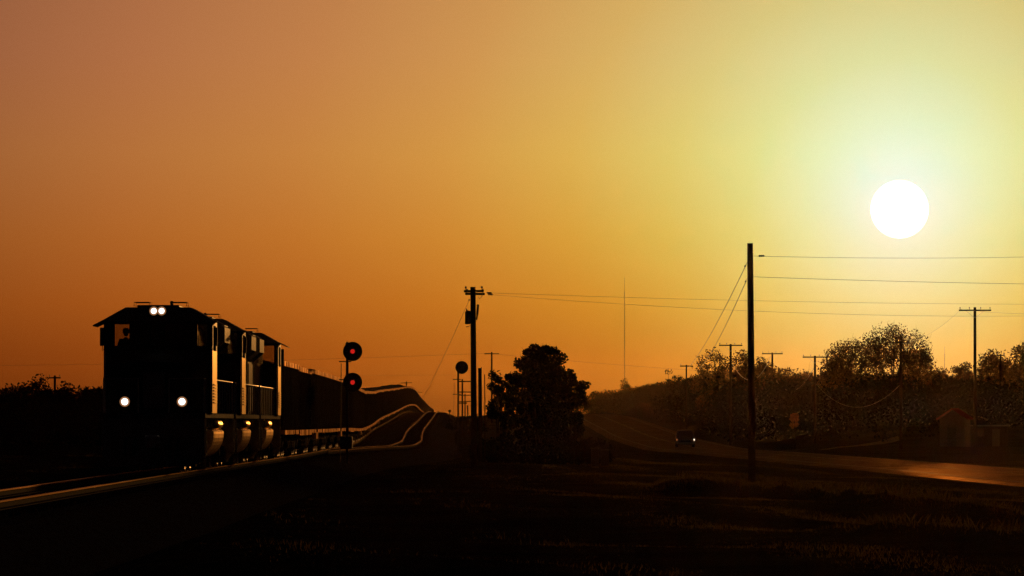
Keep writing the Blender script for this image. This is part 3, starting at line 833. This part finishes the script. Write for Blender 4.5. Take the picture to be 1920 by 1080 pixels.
make_signal('railway_signal', sp.x, 278, z_at(646, 278) - sz, [z_at(659, 278) - sz, z_at(717, 278) - sz], -1, [z_at(679, 278) - sz, z_at(712, 278) - sz - .02],
            'two-headed round signal with two red lamps lit, standing right beside the train')
sp = at(859, 700, 417); sz = gz(sp.x, 417)
make_signal('railway_signal', sp.x, 417, z_at(694, 417) - sz, [z_at(689, 417) - sz], 1, [z_at(712, 417) - sz, z_at(740, 417) - sz],
            'single-headed round signal seen from behind, left of the tall pole with the transformer', case=False)

# ------------------------------------------------------------------ poles, wires
def make_pole(x, d, ztop, rb, rt, label, arms=(), group=None, name='utility_pole', base=None, lean=(0, 0), pins=True, cat='utility pole'):
    """arms: (height below top, half length, offset, yaw degrees, braces)"""
    zb = gz(x, d) if base is None else base
    r = empty(name, (x, d, zb)); tag(r, label, cat, group); H = ztop - zb
    m = MB(); m.tube([(0, 0, -.5), (lean[0]*.3, lean[1]*.3, H * .3), (lean[0]*.7, lean[1]*.7, H*.7), (lean[0], lean[1], H)], rb, 12, rt); m.build('pole', M['wood'], r)
    for (dz, hl, off, yaw, brc) in arms:
        cy, sy = math.cos(math.radians(yaw)), math.sin(math.radians(yaw)); c = Vector((lean[0], lean[1] - rt - .06, H - dz))
        def q(u, v=0, w=0): return (c.x + u*cy - v*sy, c.y + u*sy + v*cy, c.z + w)
        a_ = MB(); a_.loft([[q(off-hl, -.05, -.06), q(off-hl, .05, -.06), q(off-hl, .05, .06), q(off-hl, -.05, .06)], [q(off+hl, -.05, -.06), q(off+hl, .05, -.06), q(off+hl, .05, .06), q(off+hl, -.05, .06)]])
        ao = a_.build('crossarm', M['wood'], r)
        if brc:
            b_ = MB()
            for s in (-1, 1): b_.tube([q(s*hl*.55, 0, -.06), (c.x, c.y, c.z - .62)], .014, 5)
            b_.build('brace', M['steel'], ao)
        if pins:
            i_ = MB()
            for u in (-.93, -.35, .35, .93) if hl > .8 else (-.85, .85):
                i_.lathe(q(off + u*hl, 0, .06), (0, 0, 1), [(0, .015), (.08, .015), (.09, .05), (.13, .055), (.18, .035), (.2, .01)], 8)
            i_.build('insulators', M['insul'], ao)
    return r
def wire(pts, r, label, sag=0.0, name='overhead_wire', m=None, ins=None, group=None):
    p0, p1 = Vector(pts[0]), Vector(pts[1]); n = 24; P = []
    for i in range(n + 1):
        t = i / n; p = p0.lerp(p1, t); p.z -= sag * 4 * t * (1 - t); P.append(p - p0)
    w = MB(); w.tube(P, r, 5); o = w.build(name, m or M['wire']); o.location = p0
    tag(o, label, 'wire', group)
    if ins:
        for k in ins:
            i = MB(); dirv = (p1 - p0).normalized()
            for q in range(3): i.lathe(dirv * (k + q * .17), dirv, [(0, .015), (.04, .045), (.1, .045), (.14, .015)], 8)
            i.build('strain_insulator', M['insul'], o)
    return o
# tall bare pole in the right foreground
D = 254
bx = at(1410, 895, D).x
make_pole(bx, D, z_at(456, D), .165, .125, 'tall bare wooden pole without crossarms in the grass right of centre', lean=(-.08, 0))
tp = Vector((bx - .08, D, z_at(456, D)))
def on_pole(py): return Vector((bx - .07, D, z_at(py, D)))
wire([on_pole(480) + Vector((.12, 0, 0)), at(2300, 466, 300)], .007, 'upper wire running right from the tall bare pole, below the sun', .25, ins=[.55])
wire([on_pole(519) + Vector((.12, 0, 0)), at(2300, 534, 300)], .008, 'lower wire running right from the tall bare pole', .12)
far_p = at(1287, 690, 640)
wire([on_pole(491) + Vector((-.12, 0, 0)), at(1289, 691, 640)], .014, 'left of the two slanting wires descending from the tall bare pole', .5, ins=[6.0], name='overhead_wire')
wire([on_pole(521) + Vector((-.12, 0, 0)), at(1312, 690, 640)], .014, 'right of the two slanting wires descending from the tall bare pole', .5, ins=[6.0], name='overhead_wire')
# pole with transformer
D = 300
bx2 = at(889, 800, D).x
tpole = make_pole(bx2, D, z_at(538, D), .165, .135, 'tall wooden pole carrying a transformer between the far signal and the dark tree', arms=[(.22, .55, .05, -28, False), (.36, .55, .12, 30, False)], lean=(-.06, 0))
zb = gz(bx2, D)
tr = MB(); tr.lathe((-.30, -.05, z_at(608, D) - zb), (0, 0, 1), [(0, .15), (.03, .17), (.62, .17), (.66, .15), (.70, .06)], 14)
tr.lathe((-.36, -.1, z_at(608, D) - zb + .66), (-.3, 0, 1), [(0, .03), (.05, .045), (.10, .03), (.15, .03)], 8)
tr.box(-.18, .0, -.08, 0, z_at(590, D) - zb, z_at(588, D) - zb)
tr.build('transformer', M['grey'], tpole)
cu = MB(); cu.tube([(.16, -.1, z_at(590, D) - zb), (.20, -.1, z_at(571, D) - zb)], .06, 8); cu.tube([(.12, -.1, z_at(600, D) - zb), (.16, -.1, z_at(590, D) - zb)], .04, 8)
cu.tube([(.42, 0, z_at(549, D) - zb), (.40, 0, z_at(556, D) - zb), (.28, 0, z_at(560, D) - zb), (.2, 0, z_at(556, D) - zb)], .018, 6)
cu.tube([(-.1, 0, z_at(610, D) - zb), (-.42, 0, z_at(613, D) - zb)], .02, 6)
cu.build('cutout_fuse', M['insul'], tpole)
wire([at(912, 549, D), at(2400, 566, 420)], .0065, 'upper faint wire running right from the transformer pole', .35, ins=[.1])
wire([at(914, 552, D), at(2400, 572, 420)], .0065, 'lower sagging faint wire running right from the transformer pole', .95, ins=[.1])
wire([at(880, 562, D), at(793, 746, 640)], .010, 'slanting wire descending left from the transformer pole towards the end of the train', .2, ins=[.3])
# short posts beside the transformer pole
def post(px, py, d, r, label, knob=False, cat='post', name='wooden_post'):
    x = at(px, py, d).x; zb = gz(x, d); H = z_at(py, d) - zb
    m = MB(); m.tube([(0, 0, -.3), (0.01, 0, H * .5), (-.01, 0, H)], r, 8, r * .9)
    if knob: m.bev(-.14, .14, -.05, .05, H - .05, H + .24, .03)
    o = m.build(name, M['wood']); o.location = (x, d, zb); tag(o, label, cat); return o
post(900, 690, 330, .11, 'short thick wooden post just right of the transformer pole')
post(909, 702, 345, .03, 'thin stake between the short thick post and the dark tree')
post(903, 688, 329, .02, 'thin metal rod rising against the short thick post', name='metal_rod', cat='rod')
post(843, 772, 700, .07, 'small trackside marker post with a wide head on the rise', True, cat='marker post', name='marker_post')
post(877, 760, 640, .08, 'low stub post on the skyline just left of the transformer pole')
# far line along the railway
make_pole(at(867, 710, 640).x, 640, z_at(711, 640), .10, .08, 'distant pole with stacked crossarms right behind the single-headed signal', arms=[(.25, 1.0, .5, 0, False), (1.4, .8, .4, 0, False), (2.6, .5, 0, 0, False)], pins=False)
make_pole(at(872, 740, 900).x, 900, z_at(738, 900), .10, .08, 'tiny distant pole with crossarms, farther along the line of poles behind the signal', arms=[(.25, .9, 0, 0, False), (1.2, .9, 0, 0, False)], pins=False)
make_pole(at(762, 715, 1250).x, 1250, z_at(715, 1250), .12, .10, 'tiny pole with crossarm poking above the train on the rise', arms=[(.3, 1.2, 0, 0, False)], pins=False)
make_pole(at(783, 728, 1400).x, 1400, z_at(733, 1400), .12, .10, 'tiny pole with crossarm beyond the end of the rise, above the train', arms=[(.3, 1.1, 0, 0, False)], pins=False)
P922 = make_pole(at(922, 662, 800).x, 800, z_at(660, 800), .14, .11, 'thin pole with a crossarm rising out of the left edge of the dark tree', arms=[(.25, 1.0, 0, 0, False)], pins=False)
wire([at(-120, 686, 820), at(922, 662, 800)], .012, 'faint far wire crossing the sky low above the train', .35)
wire([at(922, 663, 800), at(1500, 706, 780)], .012, 'faint far wire falling right from the pole beside the dark tree', .25)
wire([at(500, 703, 900), at(867, 703, 900)], .009, 'faint far wire just above the train behind the lower red lamp', .05)
# line of poles beyond the road
PR = [(1370, 645, 600, 1.2, 'pole with long crossarm in front of the left treetops, left of the tall bare pole'),
      (1448, 661, 677, 1.2, 'pole with long crossarm just right of the tall bare pole'),
      (1528, 667, 590, 1.25, 'pole with long crossarm and brace at the left edge of the big sparse tree'),
      (1689, 640, 520, .75, 'dark pole with short crossarms standing inside the big sparse tree'),
      (1828, 576, 471, 1.3, 'tallest crossarm pole at the right, standing alone against the sky'),
      (1287, 684, 640, .7, 'small pole with short crossarm where the slanting wires end'),
      (1876, 664, 640, .4, 'thin pole in front of the far right tree')]
for px, py, d, hl, lab in PR:
    x = at(px, py, d).x; dz = .14 if px != 1828 else .25
    make_pole(x, d, z_at(py, d), .15 if px != 1287 else .1, .11 if px != 1287 else .08, lab, arms=[(dz, hl, 0, 3, px in (1370, 1528, 1828))] + ([(.95, .6, 0, 3, False)] if px == 1689 else []), group='crossarm poles beyond the road')
wire([at(1373, 682, 598), at(1445, 668, 677)], .03, 'glinting wire drooping from the pole in front of the left treetops', 2.2)
wire([at(1450, 705, 676), at(1526, 690, 590)], .03, 'glinting wire drooping from the pole right of the tall bare pole', 2.0)
wire([at(1530, 720, 589), at(1689, 720, 520)], .010, 'wire drooping dimly between the brace pole and the big sparse tree', 2.2)
wire([at(1800, 580, 471), at(2300, 560, 330)], .009, 'thin wire leaving the lone crossarm pole to the right', .6)
wire([at(1690, 645, 520), at(1801, 581, 471)], .008, 'thin wire from the big sparse tree up to the lone crossarm pole', .5)
# radio masts
def mast(px, ptop, d, w, label):
    x = at(px, ptop, d).x; zb = CZ - float(gdepth(x, d)); H = z_at(ptop, d) - zb
    r = empty('radio_mast', (x, d, zb)); tag(r, label, 'radio mast', 'far radio masts')
    m = MB(); n = int(H / (w * 2.2)); legs = [(w*math.cos(a_), w*math.sin(a_)) for a_ in (0.3, 2.4, 4.5)]
    for lx, ly in legs: m.tube([(lx, ly, 0), (lx, ly, H * .9)], .025, 4)
    for i in range(n):
        z0 = H * .9 * i / n; z1 = H * .9 * (i + 1) / n
        for q in range(3):
            a_, b_ = legs[q], legs[(q + 1) % 3]; m.tube([(a_[0], a_[1], z0), (b_[0], b_[1], z1)], .015, 3)
    m.tube([(0, 0, H * .88), (0, 0, H)], .04, 4)
    m.build('lattice', M['steel'], r)
    return r
mast(1171, 520, 1900, .16, 'tall thin lattice radio mast right of the dark tree, faint in the haze')
mast(1771, 650, 1900, .12, 'small faint radio mast between the big sparse tree and the lone crossarm pole')

# ------------------------------------------------------------------ trees
nr = np.random.RandomState(11)
def leaf_quads(P, size, rs):
    n = len(P); s = size * rs.uniform(.55, 1.25, n)[:, None]
    u = rs.normal(size=(n, 3)); u /= np.linalg.norm(u, axis=1)[:, None]
    v = rs.normal(size=(n, 3)); v -= (v * u).sum(1)[:, None] * u; v /= np.linalg.norm(v, axis=1)[:, None]
    u = u * s; v = v * s * .62
    q = np.stack([P - u, P + v * .9 - u * .1, P + u, P - v * .9 + u * .1], 1).reshape(-1, 3)
    return q, np.arange(4 * n).reshape(-1, 4)
def make_tree(x, d, ztop, W, label, n=5000, leaf=.16, m='leaf', name='tree', seed=0, trunk_h=.3, gap=.5, clumps=60, cr=.9, flat=1.0, shift=0.0, group=None, cat='tree', k=2.0, twigs=True, depth=None):
    rs = np.random.RandomState(seed + 100); zb = gz(x, d); H = ztop - zb
    r = empty(name, (x, d, zb)); tag(r, label, cat, group)
    cz0 = H * trunk_h; rz = (H - cz0) / 2.0; cz = cz0 + rz; rx_ = W / 2.0; ry = (depth or W) / 2.0
    # clump centres in an uneven dome
    cs = []
    while len(cs) < clumps:
        p = rs.uniform(-1, 1, 3); q = float((np.abs(p) ** k).sum() ** (1 / k))
        if q > 1 or (q < .35 and rs.rand() < .6): continue
        if p[2] < -.2 and rs.rand() < .35: continue
        kk = 1.0 - .22 * (math.sin(3 * math.atan2(p[1], p[0]) + seed) * .5 + .5) * abs(p[2])
        cs.append((p[0] * rx_ * kk * .93 + shift * p[2], p[1] * ry * kk * .93, cz + p[2] * rz * .9))
    cs = np.array(cs)
    tk = MB(); r0 = max(.06, H * .022)
    fork = Vector((rs.uniform(-.1, .1), rs.uniform(-.1, .1), max(cz0 * .8, H * .12)))
    tk.tube([(0, 0, -.4), tuple(fork * .5 + Vector((.04, 0, 0))), tuple(fork)], r0 * 1.25, 8, r0 * .8)
    nl = min(7, max(3, clumps // 8)); limbs = []
    for i in range(nl):
        a_ = 2 * math.pi * i / nl + rs.uniform(-.4, .4); e = Vector((math.cos(a_) * rx_ * .42, math.sin(a_) * ry * .42, cz + rs.uniform(-.15, .35) * rz))
        mid = fork.lerp(e, .5) + Vector((0, 0, -.06 * H)) ; tk.tube([tuple(fork), tuple(mid), tuple(e)], r0 * .62, 6, r0 * .3); limbs.append((mid, e))
    for c in cs:
        cv = Vector(c); b_ = min(limbs, key=lambda t: (t[1] - cv).length)
        st = b_[0].lerp(b_[1], rs.uniform(.5, 1)); md = st.lerp(cv, .5) + Vector((0, 0, -.04 * H * rs.rand()))
        tk.tube([tuple(st), tuple(md), tuple(cv)], r0 * .26, 4, .012)
        if twigs:
            for _ in range(3):
                tk.tube([tuple(cv), tuple(cv + Vector((rs.normal() * .4, rs.normal() * .4, abs(rs.normal()) * .5)) * cr)], .014, 3, .006)
    tk.build('trunk', M['bark'], r)
    idx = rs.randint(0, len(cs), n); rad = cr * rs.uniform(.6, 1.3, len(cs))
    off = rs.normal(size=(n, 3)); off /= np.linalg.norm(off, axis=1)[:, None]; off *= (rs.rand(n) ** gap)[:, None]
    P = cs[idx] + off * rad[idx][:, None] * np.array([1, 1, .75 * flat])
    P[:, 2] = np.maximum(P[:, 2], .05)
    v, f = leaf_quads(P, leaf, rs); np_mesh('crown', v, f, M[m], r)
    return r
def tree_px(px, ptop, wpx, d, label, **kw):
    return make_tree(at(px, 0, d).x, d, z_at(ptop, d), wpx / F * d, label, **kw)
# the dark tree in the middle, three stems that read as one
tree_px(1011, 640, 132, 350, 'big dense dark round tree in the middle of the picture', k=2.5, n=40000, leaf=.11, seed=5, trunk_h=.04, clumps=170, cr=.5, gap=.45)
tree_px(1074, 684, 62, 352, 'dense dark bush leaning out from the right side of the big round tree', n=6500, leaf=.11, seed=12, trunk_h=.05, clumps=44, cr=.36, name='bush', cat='bush')
tree_px(941, 684, 64, 347, 'dense dark bush at the left foot of the big round tree', n=6000, leaf=.11, seed=3, trunk_h=.05, clumps=44, cr=.36, name='bush', cat='bush')
# treetops on the right
TR = [ # px, top, width px, distance, label, n, leaf, mat, clumps, cr
 (1115, 733, 40, 1250, 'low shrub on the skyline just right of the big dark tree', 1500, .16, 'leaf', 16, .7),
 (1172, 712, 20, 1200, 'small pointed tree on the skyline below the tall radio mast', 1200, .15, 'leaf', 12, .5),
 (1212, 722, 40, 1150, 'low rounded tree on the skyline right of the radio mast', 1800, .17, 'leaf', 18, .8),
 (1262, 686, 52, 900, 'small round sparse tree left of the slanting wires', 1700, .13, 'leaf', 24, .5),
 (1335, 655, 84, 720, 'lacy tree under the slanting wires, left of the crossarm pole', 5200, .14, 'leafsp', 60, .7),
 (1388, 648, 78, 720, 'lacy tree behind the crossarm pole, left of the tall bare pole', 5200, .14, 'leafsp', 50, .7),
 (1432, 664, 72, 670, 'low lacy tree just right of the tall bare pole', 4200, .14, 'leafsp', 44, .7),
 (1470, 685, 50, 700, 'small thin tree right of the second crossarm pole', 1800, .14, 'leafsp', 22, .7),
 (1508, 697, 46, 720, 'low shrubby tree in the gap between the two wooded rises', 2000, .15, 'leafsp', 20, .8),
 (1565, 668, 70, 640, 'dark dense tree at the left foot of the big sparse tree', 4200, .16, 'leafsp', 40, .8),
 (1596, 632, 116, 655, 'big sparse spring tree, left half of the tall lacy crown', 5200, .125, 'leafsp', 110, .9),
 (1674, 608, 150, 660, 'big sparse spring tree, tallest, below and left of the sun', 7400, .13, 'leafsp', 170, .95),
 (1722, 650, 60, 650, 'sparse tree forming the right shoulder of the tall lacy crown', 2600, .15, 'leafsp', 34, .7),
 (1757, 686, 40, 690, 'thin low tree at the right foot of the tall lacy crown', 1200, .15, 'leafsp', 16, .7),
 (1805, 681, 40, 720, 'small round tree left of the lone crossarm pole', 1800, .15, 'leafsp', 18, .6),
 (1862, 657, 66, 650, 'sparse tree right of the lone crossarm pole', 4000, .15, 'leafsp', 44, .75),
 (1922, 646, 90, 640, 'sparse tree cut by the right edge of the picture', 5200, .15, 'leafsp', 60, .8)]
for i, (px, pt, w, d, lab, n, lf, mm, cl, cr) in enumerate(TR):
    tree_px(px, pt, w, d, lab, n=n, leaf=lf, m=mm, seed=20 + i, trunk_h=.14 if px < 1500 else .2, clumps=int(cl * 1.2), cr=cr * (1.25 if px > 1250 else 1.5), gap=.38, group='trees on the wooded rise at the right')
# left skyline
for i, (px, pt, w, d, lab) in enumerate([(14, 716, 50, 520, 'low dark tree at the left edge of the picture'), (68, 704, 76, 510, 'bushy dark tree on the left skyline beside a crossarm pole'),
                                        (128, 716, 46, 515, 'low dark tree right of the left skyline pole'), (172, 717, 58, 530, 'dark tree touching the left side of the locomotive')]):
    tree_px(px, pt, w, d, lab, n=3800, leaf=.15, seed=50 + i, trunk_h=.15, clumps=36, cr=.7, group='trees on the left skyline')
make_pole(at(103, 705, 500).x, 500, z_at(704, 500), .12, .1, 'pole with a short crossarm standing in the left skyline trees', arms=[(.2, .5, 0, 0, False)])

def woodland(name, label, pts, n, leaf, m, seed, hj=1.0):
    """undergrowth that reads as one mass: leaf-sized faces round many stems; pts = (x, d, height, radius)"""
    rs = np.random.RandomState(seed); P = []
    w = np.array([p[3] ** 2 for p in pts]); w = w / w.sum(); idx = rs.choice(len(pts), n, p=w)
    A = np.array(pts); off = rs.normal(size=(n, 3)); off /= np.linalg.norm(off, axis=1)[:, None]; off *= (rs.rand(n) ** .5)[:, None]
    X = A[idx, 0] + off[:, 0] * A[idx, 3]; Y = A[idx, 1] + off[:, 1] * A[idx, 3]; zz = CZ - gdepth(X, Y)
    Z = zz + A[idx, 2] * (.5 + .5 * off[:, 2])
    v, f = leaf_quads(np.stack([X, Y, Z], 1), leaf, rs); o = np_mesh(name, v, f, M[m]); tag(o, label, 'undergrowth', kind='stuff'); return o
rs = np.random.RandomState(5); pts = []
SKY_R = [(1095, 742), (1130, 732), (1180, 726), (1230, 718), (1260, 712), (1300, 704), (1350, 696), (1400, 694), (1450, 700), (1500, 706), (1560, 700), (1640, 698), (1720, 700), (1790, 702), (1850, 700), (1920, 696), (2100, 690)]
for k in range(900):
    px = rs.uniform(1085, 2050); d = rs.uniform(590, 820) if px > 1320 else (rs.uniform(820, 1300) if px > 1240 else rs.uniform(1120, 1380)); x = at(px, 0, d).x
    if x < float(rx(d)) + 6.5: 
        continue
    top = z_at(float(np.interp(px, [a for a, b in SKY_R], [b for a, b in SKY_R])), d) - gz(x, d)
    pts.append((x, d, max(1.5, top * rs.uniform(.72, 1.04)), rs.uniform(1.6, 3.2)))
woodland('thicket', 'dark thicket covering the rise beyond the road, below the treetops', pts, 190000, .2, 'leaf', 6)
pts = []
for k in range(150):
    px = rs.uniform(-120, 215); d = rs.uniform(430, 560); x = at(px, 0, d).x
    pts.append((x, d, max(1.5, (z_at(724 + 5 * math.sin(px * .06), d) - gz(x, d)) * rs.uniform(.7, 1.03)), rs.uniform(1.2, 2.4)))
woodland('thicket', 'dark thicket along the left skyline behind the locomotive', pts, 30000, .2, 'leaf', 7)
pts = []
for k in range(90):
    px = rs.uniform(905, 1130); d = rs.uniform(340, 380); x = at(px, 0, d).x
    pts.append((x, d, rs.uniform(.7, 1.8), rs.uniform(.6, 1.2)))
woodland('thicket', 'low scrub at the foot of the big dark tree', pts, 16000, .12, 'leaf', 8)
# small scrub on the crest near the tracks
pts = []
for k in range(30):
    px = rs.uniform(838, 905); d = rs.uniform(620, 760); x = at(px, 0, d).x
    pts.append((x, d, rs.uniform(.3, .9) * (1 + (px > 868)), rs.uniform(.5, 1.0)))
woodland('thicket', 'thin scrub on the skyline behind the single-headed signal', pts, 3500, .12, 'leaf', 9)
# dark hill seen above the train
hx = at(735, 720, 2300).x
hill = []; 
for i in range(40):
    for j in range(12):
        u = i / 39 * 2 - 1; w = j / 11 * 2 - 1
        d_ = 2300 + w * 160; x = hx - 4 + u * 17 + 0
        top = z_at(720.5, 2300); bz = CZ - float(gdepth(x, d_))
        k_ = max(0, 1 - abs(u - .35) ** 2.0 / (1.7 if u < .35 else .45)) * max(0, 1 - w * w)
        hill.append((x, d_, bz - 1 + (top - bz + 1) * max(0, k_) ** .6 + .12 * math.sin(i * 1.7 + j)))
hm = MB(); hm.add(hill, [(i*12+j, (i+1)*12+j, (i+1)*12+j+1, i*12+j+1) for i in range(39) for j in range(11)])
tag(hm.build('hill', M['soil'], None, True), kind='structure')

# orange dry bush glowing in the low sun
tree_px(1490, 774, 16, 570, 'small dry bush glowing orange in the low sun beyond the road', n=1300, leaf=.10, m='leafdry', seed=78, trunk_h=.6, clumps=9, cr=.34, name='dry_bush', cat='bush')

# ------------------------------------------------------------------ grass
def grass():
    rs = np.random.RandomState(21); n = 150000
    d = np.sqrt(rs.uniform(52.0 ** 2, 400.0 ** 2, n)); px = rs.uniform(-160, 2080, n); x = (px - 960) / F * d
    T = tx(d); S = sxo(d); R = rx(d)
    ok = (np.abs(x - R) > 5.3) & ((x < T - 4.0) | (x > T + S + 4.0)) & (x < R + 40)
    den = .5 + .5 * np.sin(x * .9 + d * .13) * np.sin(x * .31 - d * .07 + 1.1)
    rdg = ridge(x, d)
    ok &= rs.rand(n) < .2 + .8 * np.maximum(den, rdg)
    ok &= rs.rand(n) < .12 + .88 * sstep(-1, 9, x)
    x = x[ok]; d = d[ok]; den = den[ok]; rdg = rdg[ok]; n = len(x); z = CZ - gdepth(x, d)
    B = 4; X = np.repeat(x, B) + rs.normal(size=n*B) * .12; Y = np.repeat(d, B) + rs.normal(size=n*B) * .12; Z = np.repeat(z, B) - .03
    h = np.repeat(.03 + .10 * den ** 2 + .20 * rdg, B) * rs.uniform(.5, 1.3, n*B); w = .006 + .008 * rs.rand(n*B)
    a_ = rs.uniform(0, math.pi, n*B); lx = rs.normal(size=n*B) * .35 * h; ly = rs.normal(size=n*B) * .35 * h
    cx, sx_ = np.cos(a_) * w, np.sin(a_) * w
    v = np.stack([np.stack([X - cx, Y - sx_, Z], 1), np.stack([X + cx, Y + sx_, Z], 1), np.stack([X + cx*.6 + lx*.5, Y + sx_*.6 + ly*.5, Z + h*.6], 1), np.stack([X + lx, Y + ly, Z + h], 1)], 1).reshape(-1, 3)
    o = np_mesh('grass', v, np.arange(4*n*B).reshape(-1, 4), M['grass']); tag(o, 'rough dry grass on the dark ground between the rails and the road', 'grass', kind='stuff')
grass()

# ------------------------------------------------------------------ approaching car
def make_car(px, d):
    x = float(rx(d)) + 1.2 if px is None else at(px, 0, d).x
    r = empty('car', (x, d, CZ - float(rh(d)) + .035), 0.0); tag(r, 'small dark car coming down the road with one bright headlight', 'car')
    b = MB()
    def sec(y, hw_, z0, z1, zs, hr): # body section
        return [(-hw_*.95, y, z0), (hw_*.95, y, z0), (hw_, y, z0 + .15), (hw_, y, z1 - .1), (hw_*.96, y, z1), (-hw_*.96, y, z1), (-hw_, y, z1 - .1), (-hw_, y, z0 + .15)]
    b.loft([sec(-2.3, .80, .35, .78, 0, 0), sec(-2.15, .88, .25, .90, 0, 0), sec(-1.0, .90, .22, 1.02, 0, 0), sec(1.6, .90, .22, 1.05, 0, 0), sec(2.2, .86, .28, 1.0, 0, 0), sec(2.3, .80, .4, .9, 0, 0)])
    b.build('body', M['carpaint'], r)
    g_ = MB(); g_.loft([[(-.84, -1.15, 1.02), (.84, -1.15, 1.02), (.84, 1.9, 1.03), (-.84, 1.9, 1.03)], [(-.68, -.45, 1.55), (.68, -.45, 1.55), (.68, 1.5, 1.55), (-.68, 1.5, 1.55)]]); g_.build('windows', M['carglass'], r)
    t = MB(); t.loft([[(-.70, -.52, 1.53), (.70, -.52, 1.53), (.70, 1.55, 1.53), (-.70, 1.55, 1.53)], [(-.66, -.44, 1.60), (.66, -.44, 1.60), (.66, 1.45, 1.60), (-.66, 1.45, 1.60)], [(-.5, -.25, 1.63), (.5, -.25, 1.63), (.5, 1.3, 1.63), (-.5, 1.3, 1.63)]]); t.build('roof', M['carpaint'], r)
    for s in (-1, 1):
        p = MB(); p.tube([(s*.82, -1.12, 1.03), (s*.68, -.46, 1.55)], .035, 5); p.tube([(s*.83, 1.85, 1.03), (s*.68, 1.48, 1.55)], .045, 5); p.build('pillar', M['carpaint'], r)
        mr = MB(); mr.bev(min(s*.92, s*1.08), max(s*.92, s*1.08), -.95, -.85, 1.02, 1.16, .02); mr.build('mirror', M['carpaint'], r)
        l = MB(); l.lathe((s*.80, -2.16 - .05, .72), (0, -1, 0), [(0, .10), (.05, .10), (.09, .05)], 12); l.build('headlight', M['carlamp'] if s > 0 else M['cardim'], r)
        for yy in (-1.4, 1.4):
            w = MB(); w.lathe((s*.80, yy, .33), (s, 0, 0), [(-.1, .1), (-.1, .31), (-.06, .33), (.06, .33), (.1, .31), (.1, .1)], 18); w.build('wheel', M['rubber'], r)
    gr = MB(); gr.bev(-.5, .5, -2.335, -2.29, .5, .72, .01); gr.build('grille', M['black'], r)
    bp = MB(); bp.bev(-.84, .84, -2.42, -2.2, .32, .48, .04); bp.build('bumper', M['steel'], r)
make_car(1284, 566)

# ------------------------------------------------------------------ shed, low building, cabinet
def shed():
    d = 545; x = at(1785, 0, d).x; z = gz(x, d); s = 2.35
    r = empty('shed', (x, d, z), math.radians(-14)); tag(r, 'small pale shed with a red gabled roof beyond the road at the right', 'shed')
    w = MB(); H = z_at(784, d) - z; hw_ = s / 2; pk = z_at(767, d) - z
    w.prism_y([(-hw_, -.3), (hw_, -.3), (hw_, H), (0, pk - .08), (-hw_, H)], 0, 3.2); w.build('wall', M['siding'], r)
    for k in range(9):
        pass
    b = MB()
    for k in range(8):
        xx = -hw_ + .15 + k * (s - .3) / 7; b.box(xx - .03, xx + .03, -.025, -.003, 0, H - .05)
    b.build('batten', M['siding'], r)
    for sg in (-1, 1):
        f = MB(); f.loft([[(0, -.3, pk), (0, 3.5, pk), (0, 3.5, pk + .07), (0, -.3, pk + .07)], [(sg*(hw_+.3), -.3, H - .13), (sg*(hw_+.3), 3.5, H - .13), (sg*(hw_+.3), 3.5, H - .06), (sg*(hw_+.3), -.3, H - .06)]]); f.build('roof', M['roofred'], r)
    dr = MB(); dr.bev(-.45, .4, -.06, -.03, 0, 1.9, .01); do = dr.build('door', M['grey'], r)
    k = MB(); k.lathe((.3, -.06, 1.0), (0, -1, 0), [(0, .03), (.04, .03)], 8); k.build('handle', M['steel'], do)
shed()
def lowb():
    d = 550; x = at(1850, 0, d).x; z = gz(x, d); H = z_at(797, d) - z
    r = empty('low_outbuilding', (x, d, z), math.radians(-6)); tag(r, 'low dark outbuilding with a pale flat roof edge, right of the shed', 'outbuilding')
    w = MB(); w.box(-1.9, 1.9, 0, 3.5, -.3, H - .12); w.build('wall', M['hopper'], r)
    f = MB(); f.bev(-2.1, 2.1, -.25, 3.7, H - .118, H, .02); f.build('roof', M['roofgrey'], r)
    wn = MB(); wn.bev(-1.1, -.3, -.03, -.005, .9, 1.6, .01); wn.build('window', M['carglass'], r)
    wn = MB(); wn.bev(.5, 1.2, -.03, -.005, 0, H - .4, .01); wn.build('door', M['grey'], r)
lowb()
def cabinet(px, d, h, label):
    x = at(px, 0, d).x; z = gz(x, d)
    r = empty('equipment_cabinet', (x, d, z)); tag(r, label, 'cabinet', 'cabinets in the dark grass')
    b = MB(); b.bev(-.22, .22, -.2, .2, .08, h, .02); b.build('housing', M['black'], r)
    c = MB(); c.bev(-.26, .26, -.24, .24, h + .002, h + .06, .015); c.build('lid', M['black'], r)
    e = MB(); e.box(-.2, .2, -.18, .18, -.2, .078); e.build('plinth', M['gravel'], r)
cabinet(1116, 330, 1.05, 'left of two dark cabinets standing in the grass below the big dark tree')
cabinet(1134, 332, .95, 'right of two dark cabinets standing in the grass below the big dark tree')

# ------------------------------------------------------------------ air
hz = MB(); hz.box(-3400, 3400, -58, 8900, CZ - 60, CZ + 42)
hm_ = bpy.data.materials.new('haze_air'); hm_.use_nodes = True
t = hm_.node_tree; t.nodes.remove(t.nodes['Principled BSDF'])
pv = N(t, 'ShaderNodeVolumePrincipled'); pv.inputs['Color'].default_value = (0.95, 0.62, 0.35, 1); pv.inputs['Density'].default_value = 0.0000022; pv.inputs['Anisotropy'].default_value = 0.95
t.links.new(pv.outputs[0], t.nodes['Material Output'].inputs['Volume'])
ho = hz.build('haze', hm_); tag(ho, 'thin warm evening haze', 'haze', kind='stuff')
